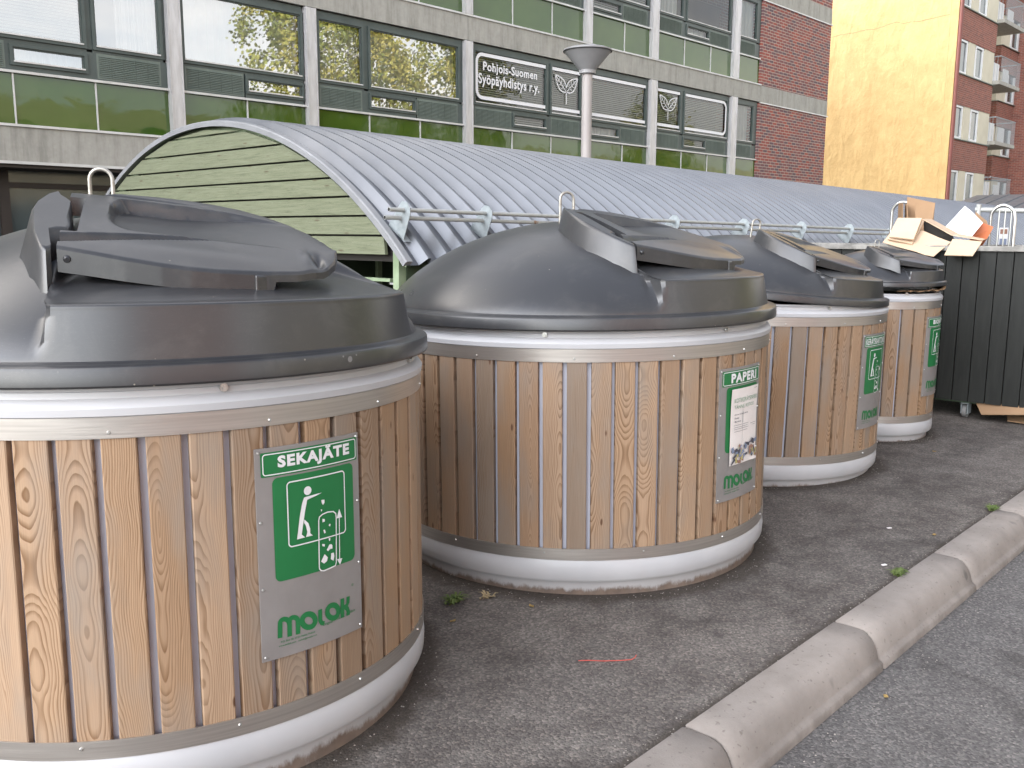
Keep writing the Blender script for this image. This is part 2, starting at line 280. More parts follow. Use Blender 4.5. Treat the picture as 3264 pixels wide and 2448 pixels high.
M_glass2 = glassmat('clear_window_glass', 0.0, (0.84, 0.88, 0.86))
M_blind = mat('venetian_blind', (0.62, 0.63, 0.62), 0.55, build=mottled((0.42, 0.44, 0.41), (0.50, 0.52, 0.49), 1.5))
M_curt = mat('white_curtain', (0.75, 0.76, 0.78), 0.8, build=mottled((0.70, 0.71, 0.73), (0.80, 0.81, 0.83), 3))
M_room = mat('dim_interior', (0.10, 0.10, 0.09), 0.9, build=mottled((0.07, 0.07, 0.06), (0.13, 0.13, 0.12), 0.6))
M_film = mat('white_window_film', (0.80, 0.80, 0.82), 0.5, build=mottled((0.77, 0.77, 0.79), (0.83, 0.83, 0.85), 5))
def brick(c1, c2, mort, sx=0.25, h=0.08, msz=0.012):
    def f(t, b):
        c = N(t, 'ShaderNodeTexCoord'); s = N(t, 'ShaderNodeSeparateXYZ'); L(t, c.outputs['Object'], s.inputs[0])
        cb = N(t, 'ShaderNodeCombineXYZ'); L(t, mth(t, 'ADD', s.outputs[0], s.outputs[1]), cb.inputs[0]); L(t, s.outputs[2], cb.inputs[1])
        br = N(t, 'ShaderNodeTexBrick'); L(t, cb.outputs[0], br.inputs['Vector'])
        br.inputs['Scale'].default_value = 1; br.inputs['Brick Width'].default_value = sx; br.inputs['Row Height'].default_value = h
        br.inputs['Mortar Size'].default_value = msz; br.inputs['Mortar Smooth'].default_value = 0.2; br.inputs['Bias'].default_value = 0.0
        br.inputs['Color1'].default_value = (*c1, 1); br.inputs['Color2'].default_value = (*c2, 1); br.inputs['Mortar'].default_value = (*mort, 1)
        v = coords(t); c3 = mixc(t, 0.6, br.outputs['Color'], ramp(t, noi(t, v, 2.6, 5, .7), [(0.3, (0.62, 0.65, 0.72)), (0.7, (1.2, 1.1, 1.05))]), 'MULTIPLY')
        L(t, c3, b.inputs['Base Color']); bump(t, b, br.outputs['Fac'], -0.4, 0.01)
    return f
M_brick = mat('red_and_slate_brick', (.3, .1, .08), 0.85, build=brick((0.33, 0.085, 0.062), (0.12, 0.085, 0.10), (0.44, 0.385, 0.32), .30, .097, .011))
M_brick2 = mat('red_brick', (.3, .1, .08), 0.85, build=brick((0.30, 0.095, 0.065), (0.20, 0.065, 0.05), (0.30, 0.20, 0.16), 0.27, 0.09, 0.014))
def stucco(t, b):
    v = coords(t); a = noi(t, v, 1.2, 6, .6, .5); f = mth(t, 'ADD', mth(t, 'MULTIPLY', noi(t, coords(t, (1, 1, .45)), 1.7, 4, .55, .5), 2.6), noi(t, coords(t, (1, 1, .7)), 6.0, 5, .6, .4))
    c = ramp(t, a, [(0.3, (0.385, 0.26, 0.105)), (0.7, (0.455, 0.32, 0.14))])
    c = mixc(t, ramp(t, noi(t, v, 0.35, 4, .6), [(0.45, (0, 0, 0)), (0.8, (0.35,)*3)]), c, (0.66, 0.48, 0.24))
    L(t, c, b.inputs['Base Color']); bump(t, b, f, 0.42, 0.05)
M_gold = mat('ochre_render', (0.62, 0.40, 0.14), 0.7, build=stucco)
M_cream = mat('cream_render', (0.60, 0.56, 0.44), 0.75, build=mottled((0.55, 0.51, 0.40), (0.64, 0.60, 0.48), 1.2, .1))
M_wframe = mat('white_window_frame', (0.70, 0.71, 0.72), 0.45, build=mottled((0.66, 0.67, 0.68), (0.74, 0.75, 0.76), 2))
M_downp = mat('oxide_red_downpipe', (0.16, 0.045, 0.035), 0.5, build=mottled((0.14, 0.04, 0.03), (0.18, 0.05, 0.04), 3))
M_lamp = mat('grey_lamp_paint', (0.48, 0.48, 0.48), 0.4, build=mottled((0.28, 0.28, 0.285), (0.35, 0.35, 0.355), 3))
M_pole = mat('pale_pole_paint', (0.52, 0.48, 0.46), 0.5, build=mottled((0.33, 0.30, 0.29), (0.41, 0.38, 0.365), 3, stretch=(1, 1, .3)))
def blackwood(t, b):
    v = coords(t, (6, 6, 0.7)); g = noi(t, v, 5, 7, .7, .6); v2 = coords(t)
    c = ramp(t, g, [(0.3, (0.009, 0.0098, 0.0088)), (0.7, (0.019, 0.0205, 0.0185))])
    sp = ramp(t, noi(t, coords(t, (1, 1, .5)), 16, 5, .6), [(0.72, (0, 0, 0)), (0.76, (0.8, 0.8, 0.8))])
    c = mixc(t, sp, c, (0.11, 0.105, 0.09))
    L(t, c, b.inputs['Base Color']); bump(t, b, g, 0.4, 0.004)
M_bwood = mat('black_stained_boards', (.02, .022, .02), 0.65, spec=0.35, build=blackwood)
M_cap = mat('weathered_cap_rail', (0.22, 0.215, 0.20), 0.8, build=mottled((0.13, 0.125, 0.115), (0.31, 0.30, 0.28), 12, .4, 40, .004))
M_card = mat('cardboard', (0.55, 0.41, 0.29), 0.8, spec=0.2, build=mottled((0.51, 0.38, 0.265), (0.58, 0.44, 0.315), 3, 0.12, 30, 0.004))
M_cardd = mat('brown_cardboard', (0.30, 0.195, 0.115), 0.8, spec=0.2, build=mottled((0.27, 0.17, 0.10), (0.34, 0.22, 0.13), 3, 0.12, 30, 0.004))
M_cardw = mat('white_carton', (0.82, 0.82, 0.83), 0.6, build=mottled((0.79, 0.79, 0.80), (0.85, 0.85, 0.86), 3))
M_cardo = mat('orange_carton', (0.50, 0.14, 0.05), 0.55, build=mottled((0.46, 0.12, 0.045), (0.54, 0.17, 0.065), 6))
M_rubber = mat('black_rubber', (0.02, 0.02, 0.02), 0.7, build=mottled((0.016,)*3, (0.028,)*3, 12))
M_wheel = mat('grey_wheel_tread', (0.20, 0.20, 0.21), 0.6, build=mottled((0.17,)*3, (0.23,)*3, 14))
M_loop = mat('weathered_steel_rod', (0.4, 0.39, 0.36), 0.42, metal=0.6, build=mottled((0.30, 0.285, 0.25), (0.46, 0.445, 0.41), 30))
M_red = mat('red_string', (0.50, 0.08, 0.06), 0.7, build=mottled((0.45, 0.07, 0.05), (0.55, 0.1, 0.08), 30))
M_leafg = mat('weed_green', (0.08, 0.13, 0.03), 0.7, build=mottled((0.06, 0.10, 0.02), (0.13, 0.17, 0.045), 12))
M_dry = mat('dry_stem', (0.35, 0.28, 0.16), 0.8, build=mottled((0.3, 0.24, 0.13), (0.4, 0.32, 0.19), 12))
def leafm(c1, c2, c3):
    def f(t, b):
        at = N(t, 'ShaderNodeAttribute', attribute_name='slat'); s = N(t, 'ShaderNodeSeparateColor'); L(t, at.outputs['Color'], s.inputs[0])
        L(t, ramp(t, s.outputs[0], [(0, c1), (0.5, c2), (1, c3)]), b.inputs['Base Color'])
    return f
M_birch = mat('autumn_birch_leaves', (.2, .2, .03), 0.6, build=leafm((0.12, 0.17, 0.025), (0.27, 0.27, 0.045), (0.42, 0.34, 0.07)))
M_bark = mat('birch_bark', (0.45, 0.43, 0.40), 0.8, build=mottled((0.10, 0.09, 0.08), (0.50, 0.48, 0.45), 5, .2, stretch=(1, 1, 2.5)))
M_beige = mat('beige_panel_facade', (0.50, 0.43, 0.31), 0.8, build=mottled((0.46, 0.40, 0.29), (0.54, 0.47, 0.34), 0.8, .1))
M_dwin = mat('dark_window_band', (0.05, 0.07, 0.07), 0.12, spec=0.8, build=mottled((0.04, 0.055, 0.055), (0.07, 0.09, 0.09), 0.7))
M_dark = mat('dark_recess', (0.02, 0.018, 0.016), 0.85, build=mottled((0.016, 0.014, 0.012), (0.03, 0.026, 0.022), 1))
M_brown = mat('dark_brown_frame', (0.028, 0.020, 0.017), 0.5, build=mottled((0.024, 0.017, 0.014), (0.034, 0.025, 0.021), 2))
M_terra = mat('terracotta_render', (0.38, 0.13, 0.07), 0.8, build=mottled((0.35, 0.12, 0.06), (0.42, 0.15, 0.08), 1))

# ------------------------------------------------------------------ mesh helpers
class MB:
    def __init__(s): s.v = []; s.f = []; s.uv = {}; s.col = {}
    def add(s, vs, fs):
        o = len(s.v); s.v += [tuple(x) for x in vs]; s.f += [tuple(i+o for i in f) for f in fs]; return o
    def box(s, x0, x1, y0, y1, z0, z1, M=None):
        vs = [Vector((x, y, z)) for x in (x0, x1) for y in (y0, y1) for z in (z0, z1)]
        if M: vs = [M @ v for v in vs]
        s.add(vs, [(0, 1, 3, 2), (4, 6, 7, 5), (0, 4, 5, 1), (2, 3, 7, 6), (0, 2, 6, 4), (1, 5, 7, 3)]); return s
    def quad(s, a, b, c, d): s.add([a, b, c, d], [(0, 1, 2, 3)]); return s
    def tube(s, pts, r, n=8, cap=True, r1=None):
        pts = [Vector(p) for p in pts]; rings = []; prev = None
        for i, p in enumerate(pts):
            d = (pts[min(i+1, len(pts)-1)] - pts[max(i-1, 0)]).normalized()
            if prev is None: a = d.orthogonal().normalized()
            else: a = (prev - d*prev.dot(d)).normalized()
            prev = a; bb = d.cross(a); rr = r if r1 is None else r + (r1-r)*i/(len(pts)-1)
            rings.append([p + a*math.cos(2*PI*k/n)*rr + bb*math.sin(2*PI*k/n)*rr for k in range(n)])
        vs = [v for g in rings for v in g]
        fs = [(i*n+k, i*n+(k+1) % n, (i+1)*n+(k+1) % n, (i+1)*n+k) for i in range(len(pts)-1) for k in range(n)]
        if cap: fs += [tuple(range(n))[::-1], tuple((len(pts)-1)*n+k for k in range(n))]
        s.add(vs, fs); return s
    def lathe(s, prof, cx=0, cy=0, n=96):
        vs = []; fs = []
        for (r, z) in prof:
            vs += [(cx+r*math.cos(2*PI*k/n), cy+r*math.sin(2*PI*k/n), z) for k in range(n)]
        for i in range(len(prof)-1):
            fs += [(i*n+k, i*n+(k+1) % n, (i+1)*n+(k+1) % n, (i+1)*n+k) for k in range(n)]
        s.add(vs, fs); return s
    def slab(s, poly, off):            # polygon (3D points) extruded by vector off
        n = len(poly); vs = [Vector(p) for p in poly] + [Vector(p)+Vector(off) for p in poly]
        s.add(vs, [tuple(range(n))[::-1], tuple(range(n, 2*n))] + [(i, (i+1) % n, n+(i+1) % n, n+i) for i in range(n)]); return s
    def build(s, name, M, parent=None, smooth=False, bevel=0, sangle=40):
        me = bpy.data.meshes.new(name); me.from_pydata(s.v, [], s.f)
        if s.uv:
            ul = me.uv_layers.new(name='UVMap')
            for p in me.polygons:
                for li in p.loop_indices:
                    ul.data[li].uv = s.uv.get(me.loops[li].vertex_index, (0, 0))
        if s.col:
            ca = me.color_attributes.new('slat', 'FLOAT_COLOR', 'POINT')
            for i in range(len(me.vertices)): ca.data[i].color = (*s.col.get(i, (0, 0, 0)), 1)
        for mm in (M if isinstance(M, (list, tuple)) else [M]): me.materials.append(mm)
        o = bpy.data.objects.new(name, me); COL.objects.link(o)
        if parent: o.parent = parent
        if smooth:
            for p in me.polygons: p.use_smooth = True
            try: me.set_sharp_from_angle(angle=R(sangle))
            except Exception: pass
        if bevel:
            b = o.modifiers.new('bevel', 'BEVEL'); b.width = bevel; b.segments = 2; b.limit_method = 'ANGLE'
        return o
def thing(name, label, cat, loc=(0, 0, 0), rz=0, group=None):
    o = bpy.data.objects.new(name, None); COL.objects.link(o); o.location = loc; o.rotation_euler = (0, 0, rz); o.empty_display_size = 0.2
    return tag(o, label, cat, group)
def tag(o, label, cat, group=None):
    o['label'] = label; o['category'] = cat
    if group: o['group'] = group
    return o
def struct(o): o['kind'] = 'structure'; return o
def dup(o, parent=None):
    c = o.copy(); COL.objects.link(c)
    if parent: c.parent = parent
    return c
def copytree(o, parent=None):
    c = dup(o, parent)
    for ch in o.children: copytree(ch, c)
    return c
_tc = {}
def text2d(s, size=1.0, bold=0.0, align='LEFT', sx=1.0, shear=0.0):
    cu = bpy.data.curves.new('txt', 'FONT'); cu.body = s; cu.size = size; cu.offset = bold; cu.align_x = align; cu.resolution_u = 3; cu.shear = shear; cu.space_character = 1.0+bold*3.2
    o = bpy.data.objects.new('txt', cu); COL.objects.link(o)
    dg = bpy.context.evaluated_depsgraph_get(); dg.update(); me = o.evaluated_get(dg).to_mesh()
    vs = [(v.co.x*sx, v.co.y) for v in me.vertices]; fs = [tuple(p.vertices) for p in me.polygons]
    o.evaluated_get(dg).to_mesh_clear(); bpy.data.objects.remove(o); bpy.data.curves.remove(cu)
    return vs, fs
def fit(tv, x0, x1, y0, y1):
    vs, fs = tv; a = min(v[0] for v in vs); b = max(v[0] for v in vs); c = min(v[1] for v in vs); d = max(v[1] for v in vs)
    return [(x0+(v[0]-a)/(b-a)*(x1-x0), y0+(v[1]-c)/(d-c)*(y1-y0)) for v in vs], fs

random.seed(5)
# ------------------------------------------------------------------ ground
g = MB(); KB = 1.317
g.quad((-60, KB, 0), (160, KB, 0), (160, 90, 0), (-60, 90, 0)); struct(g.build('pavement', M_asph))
g = MB(); g.quad((-300, -300, -.12), (400, -300, -.12), (400, 300, -.12), (-300, 300, -.12)); struct(g.build('road', M_road))
kj = [-9.2, -8.2, -7.2, -6.2, -5.2, -4.2, -3.2, -2.2, -1.2, -.18, .82, 1.13, 2.137, 3.134, 4.149, 5.05] + [5.05+1.0*i for i in range(1, 40)]
prof = [(KB+.004, -.14), (KB+.004, .003), (1.312, .006), (1.235, .007), (1.218, .005), (1.203, .0), (1.190, -.008), (1.178, -.020), (1.168, -.036), (1.160, -.054), (1.153, -.078), (1.148, -.086), (1.139, -.091), (1.134, -.10), (1.129, -.14)]
kb = MB()
for a, b in zip(kj[:-1], kj[1:]):
    xs = [a+.004, a+.010] + [a + (b-a)*i/8 for i in range(1, 8)] + [b-.010, b-.004]; n = len(prof); vs = []
    for i, x in enumerate(xs):
        e = 0.005 if i in (0, len(xs)-1) else 0
        for (y, z) in prof:
            j = noise.noise(Vector((x*9, y*30, z*30)))*.0007
            vs.append((x, y+(e if y < 1.2 else 0)+j, z-(e if z > -.1 else 0)+j))
    fs = [(i*n+k, i*n+k+1, (i+1)*n+k+1, (i+1)*n+k) for i in range(len(xs)-1) for k in range(n-1)]
    fs += [tuple(range(n)), tuple((len(xs)-1)*n+k for k in range(n))[::-1]]
    kb.add(vs, fs)
kb.box(-9, 40, 1.215, KB-.002, -.13, -.012)
struct(kb.build('kerb', M_kerb, smooth=True, sangle=55))

# ------------------------------------------------------------------ bins
Z_T, Z_L = 0.916, 0.191
def sgn_st(x, y):      # traced pictogram pixel -> sign fractions
    s = (x-(110+38*(y-155)/1375))/673; top = 155-113*s; return s, (y-top)/(1375-109*s)
SW, SZ0, SZ1 = 0.312, 0.32, 0.862
def make_sign(par, Rs, word, tx0, tx1, poster):
    """curved plate on the cylinder, centred on local -Y"""
    def P(s, t, off):
        a = -PI/2 + (s-.5)*SW/Rs; r = Rs + off; return (r*math.cos(a), r*math.sin(a), SZ1-(SZ1-SZ0)*t)
    def add(mb, pts, fs, off): mb.add([P(s, t, off) for s, t in pts], fs)
    def grid(mb, s0, s1, t0, t1, off, n=14):
        pts = [(s0+(s1-s0)*i/n, t) for i in range(n+1) for t in (t0, t1)]
        add(mb, pts, [(2*i, 2*i+1, 2*i+3, 2*i+2) for i in range(n)], off)
    asp = SW/(SZ1-SZ0)
    def rrect(s0, s1, t0, t1, rad, n=6):
        o = []
        for (cs, ct, a0) in ((s1-rad, t0+rad*asp, -90), (s1-rad, t1-rad*asp, 0), (s0+rad, t1-rad*asp, 90), (s0+rad, t0+rad*asp, 180)):
            for k in range(n+1):
                a = R(a0+90*k/n); o.append((cs+rad*math.cos(a), ct+rad*asp*math.sin(a)))
        return o
    def fillrr(mb, s0, s1, t0, t1, rad, off, n=16):
        o = rrect(s0, s1, t0, t1, rad)
        ss = sorted(set([round(p[0], 5) for p in o] + [s0+(s1-s0)*i/n for i in range(n+1)])); pts = []
        for s in ss:
            d = max(0, rad-(s-s0), rad-(s1-s)); k = (rad-math.sqrt(max(0, rad*rad-d*d)))*asp if d > 0 else 0
            pts += [(s, t0+k), (s, t1-k)]
        add(mb, pts, [(2*i, 2*i+1, 2*i+3, 2*i+2) for i in range(len(ss)-1)], off)
    def densify(pts, closed):
        out = []
        for i in range(len(pts) if closed else len(pts)-1):
            a, b = pts[i], pts[(i+1) % len(pts)]; k = max(1, int(abs(a[0]-b[0])/.06))
            out += [(a[0]+(b[0]-a[0])*j/k, a[1]+(b[1]-a[1])*j/k) for j in range(k)]
        if not closed: out.append(pts[-1])
        return out
    def stroke(mb, pts, wd, off, closed=False):
        pts = densify(pts, closed); n = len(pts); q = []
        for i in range(n):
            a = pts[(i-1) % n] if closed or i > 0 else pts[0]; b = pts[(i+1) % n] if closed or i < n-1 else pts[-1]
            dx = (b[0]-a[0])*SW; dy = (b[1]-a[1])*(SZ1-SZ0); l = math.hypot(dx, dy) or 1
            nx, ny = -dy/l*wd/2/SW, dx/l*wd/2/(SZ1-SZ0)
            q += [(pts[i][0]+nx, pts[i][1]+ny), (pts[i][0]-nx, pts[i][1]-ny)]
        m = n if closed else n-1
        add(mb, q, [(2*i, 2*i+1, 2*((i+1) % n)+1, 2*((i+1) % n)) for i in range(m)], off)
    def poly(mb, px, off):
        pts = [sgn_st(*p) for p in px]; add(mb, pts, [tuple(range(len(pts)))], off)
    sg = MB(); n = 14       # plate with thickness
    for i in range(n):
        s0, s1 = i/n, (i+1)/n
        sg.add([P(s0, 0, 0), P(s0, 1, 0), P(s1, 1, 0), P(s1, 0, 0), P(s0, 0, -.004), P(s0, 1, -.004), P(s1, 1, -.004), P(s1, 0, -.004)],
               [(0, 1, 2, 3), (0, 3, 7, 4), (1, 5, 6, 2)] + ([(0, 4, 5, 1)] if i == 0 else []) + ([(3, 2, 6, 7)] if i == n-1 else []))
    so_ = sg.build('sign_plate', M_signalu, par)
    gp = MB(); fillrr(gp, .045, .975, .02, .133, .012, .0010)
    fillrr(gp, .135, .925, .142, .632, .05, .0010)
    gp.build('green_panel', M_green, so_)
    wl = MB()
    stroke(wl, rrect(.062, .958, .029, .124, .022), .0026, .0022, True)
    tv, tf = fit(text2d(word, 1, 0.048 if len(word) < 10 else 0.02), tx0, tx1, -.112, -.042 + (-.0 if 'Ä' in word else 0))
    if 'Ä' in word:
        tv, tf = fit(text2d(word, 1, 0.048 if len(word) < 10 else 0.02), tx0, tx1, -.112, -.030)
    add(wl, [(a, -b) for a, b in tv], tf, .0022)
    if not poster or True:
        fr = [sgn_st(*p) for p in [(300, 340)]]
        stroke(wl, rrect(.258, .82, .172, .478, .03), .0032, .0022, True)
        # figure
        cx, cy = sgn_st(415, 408)
        add(wl, [(cx+.036*math.cos(2*PI*k/18), cy+.036*asp*math.sin(2*PI*k/18)) for k in range(18)], [tuple(range(18))], .0022)
        poly(wl, [(392, 452), (408, 446), (508, 421), (470, 440), (412, 466)], .0024)
        poly(wl, [(392, 452), (412, 466), (398, 540), (388, 610), (377, 688), (398, 706), (348, 720), (352, 690), (366, 570), (380, 490)], .0022)
        poly(wl, [(394, 592), (418, 615), (430, 650), (430, 680), (447, 694), (404, 704), (412, 672), (402, 630), (391, 612)], .0024)
        # container with arched lid
        pth = [(488, 900)] + [(485, 600), (490, 577), (510, 560), (545, 546), (585, 543), (603, 556), (606, 580)] + [(606, 870), (600, 893), (575, 903), (520, 925), (500, 923), (490, 912)]
        stroke(wl, [sgn_st(*p) for p in pth], .0032, .0026, True)
        for b in ([(503, 468), (524, 466), (524, 486), (514, 500), (506, 488)], [(499, 528), (510, 530), (502, 544)], [(510, 588), (526, 590), (526, 606), (510, 612)], [(556, 622), (566, 622), (562, 640), (553, 632)], [(516, 660), (526, 658), (532, 678), (522, 684)],
                  [(552, 715), (564, 714), (562, 730), (556, 733)], [(508, 750), (526, 752), (524, 768), (508, 764)], [(556, 756), (570, 752), (578, 760), (578, 782), (562, 784), (548, 798), (538, 790), (546, 776)], [(500, 864), (524, 816), (546, 838), (540, 862), (520, 878)], [(570, 812), (588, 808), (592, 830), (586, 860), (566, 850)]):
            poly(wl, b, .0026)
        stroke(wl, [sgn_st(629, 560), sgn_st(631, 870)], .0026, .0022)
        poly(wl, [(628, 527), (650, 580), (609, 588)], .0026); poly(wl, [(633, 888), (650, 846), (612, 852)], .0026)
    wl.build('white_lettering', M_swhite, so_)
    # brand lettering in green strokes
    lg = MB(); W_ = .0125
    def pst(px, wd=W_): stroke(lg, [sgn_st(*p) for p in px], wd, .0014)
    def arc(cx, cy, r, a0, a1, n=12, k=.95): return [(cx+r*math.cos(R(a0+(a1-a0)*i/n)), cy-r*k*math.sin(R(a0+(a1-a0)*i/n))) for i in range(n+1)]
    pst([(246, 1362), (247, 1270)] + arc(273, 1262, 26, 180, 10, 8) + [(302, 1275), (303, 1352)])
    pst([(301, 1275)] + arc(327, 1250, 25, 170, 0, 8) + [(353, 1265), (353, 1338)])
    c1 = arc(420, 1250, 42, 0, 360, 22, 1.05)[:-1]; stroke(lg, [sgn_st(*p) for p in c1], W_*1.15, .0014, True)
    pst([(494, 1178), (495, 1250), (504, 1268), (522, 1270)], W_*.95)
    c2 = arc(583, 1195, 40, 0, 360, 22, 1.08)[:-1]; stroke(lg, [sgn_st(*p) for p in c2], W_*1.15, .0014, True)
    pst([(652, 1112), (653, 1238)]); pst([(697, 1100), (695, 1140), (684, 1160), (660, 1172)], W_*.9); pst([(668, 1168), (690, 1180), (697, 1200), (698, 1224)], W_*.95)
    for (s, x0, x1, t0, t1) in (('P.O. Box 58, 37101 Nokia, Finland', .16, .47, .918, .929), ('www.molok.com   molok@molok.com', .14, .49, .936, .947), ('Original', .55, .655, .896, .913), ('MOLOK', .67, .79, .888, .904), ('product', .805, .91, .884, .902)):
        tv, tf = fit(text2d(s, 1, .01), x0, x1, -t1, -t0); add(lg, [(a, -b) for a, b in tv], tf, .0014)
    tv, tf = fit(text2d('®', 1, 0), .875, .90, -.765, -.75); add(lg, [(a, -b) for a, b in tv], tf, .0014)
    lg.build('green_lettering', M_green, so_)
    rv = MB()
    for s in (.028, .975):
        for t in (.018, .34, .655, .98):
            q = Vector(P(s, t, 0)); nn = Vector((q.x, q.y, 0)).normalized()
            rv.tube([q-nn*.002, q+nn*.0015, q+nn*.003], .0042, 8, r1=.0025)
    rv.build('rivet', M_steel, so_, smooth=True)
    return so_, add, P, stroke, fillrr, grid
def make_poster(par, add, P, stroke, grid):
    pp = MB(); S0, S1, T0, T1 = .215, .905, .158, .735; n = 12
    pts = []; vs = []
    for i in range(n+1):
        s = S0+(S1-S0)*i/n
        for j in range(9):
            t = T0+(T1-T0)*j/8; o = .005 + .004*math.exp(-((j/8)/.15)**2) + (.006 if (j == 8 and i > 9) else 0)
            vs.append(P(s, t, o))
    pp.add(vs, [(i*9+j, i*9+j+1, (i+1)*9+j+1, (i+1)*9+j) for i in range(n) for j in range(8)])
    po = pp.build('paper_poster', M_paper, par, smooth=True); tag(po, '', '')
    del po['label']; del po['category']
    po['label'] = 'white paper recycling poster taped over the green panel'
    O = .0102
    a = MB()
    for (s, x0, x1, t0, t1) in (('KOTIKERÄYSPAPERI', .27, .86, .222, .262), ('TÄNNE, KIITOS!', .27, .76, .275, .312)):
        tv, tf = fit(text2d(s, 1, -.004), x0, x1, -t1, -t0); add(a, [(q, -w) for q, w in tv], tf, O)
    a.build('poster_heading', M_inkg, po)
    b = MB()
    for (s, x0, x1, t0, t1) in (('• Sanoma- ja aikakauslehdet', .265, .60, .345, .358), ('• Esitteet', .265, .385, .371, .384), ('• Mainokset', .265, .43, .397, .410)):
        tv, tf = fit(text2d(s, 1, .01), x0, x1, -t1, -t0); add(b, [(q, -w) for q, w in tv], tf, O)
    for (x0, x1, t) in ((.265, .62, .432), (.265, .60, .448), (.27, .62, .462), (.28, .60, .480), (.68, .84, .444), (.74, .82, .458), (.77, .86, .178)):
        stroke(b, [(x0, t), (x1, t)], .0012, O)
    stroke(b, [(.465, .335), (.468, .42)], .003, O+.001); stroke(b, [(.468, .30), (.470, .60)], .0011, O)
    b.build('poster_text', M_ink, po)
    rnd = random.Random(8); cols = [MB() for _ in range(4)]
    for k in range(46):
        cx = rnd.uniform(.25, .87); lo = .60 if cx < .6 else .575; cy = rnd.uniform(lo, .715); a0 = rnd.uniform(0, PI); w_, h_ = rnd.uniform(.012, .06), rnd.uniform(.010, .030)
        c, s = math.cos(a0), math.sin(a0)
        pts = [(min(.89, max(.225, cx+c*x-s*y)), min(.73, cy+(s*x+c*y)*.58)) for x, y in ((-w_, -h_), (w_, -h_), (w_, h_), (-w_, h_))]
        i = rnd.choice([0, 0, 1, 1, 2, 3]); add(cols[i], pts, [(0, 1, 2, 3)], O+.0003*(k % 5))
    for c, mm, nm in zip(cols, (M_ink, M_inkb, M_inky, M_inkr), 'abcd'): c.build('poster_picture', mm, po)

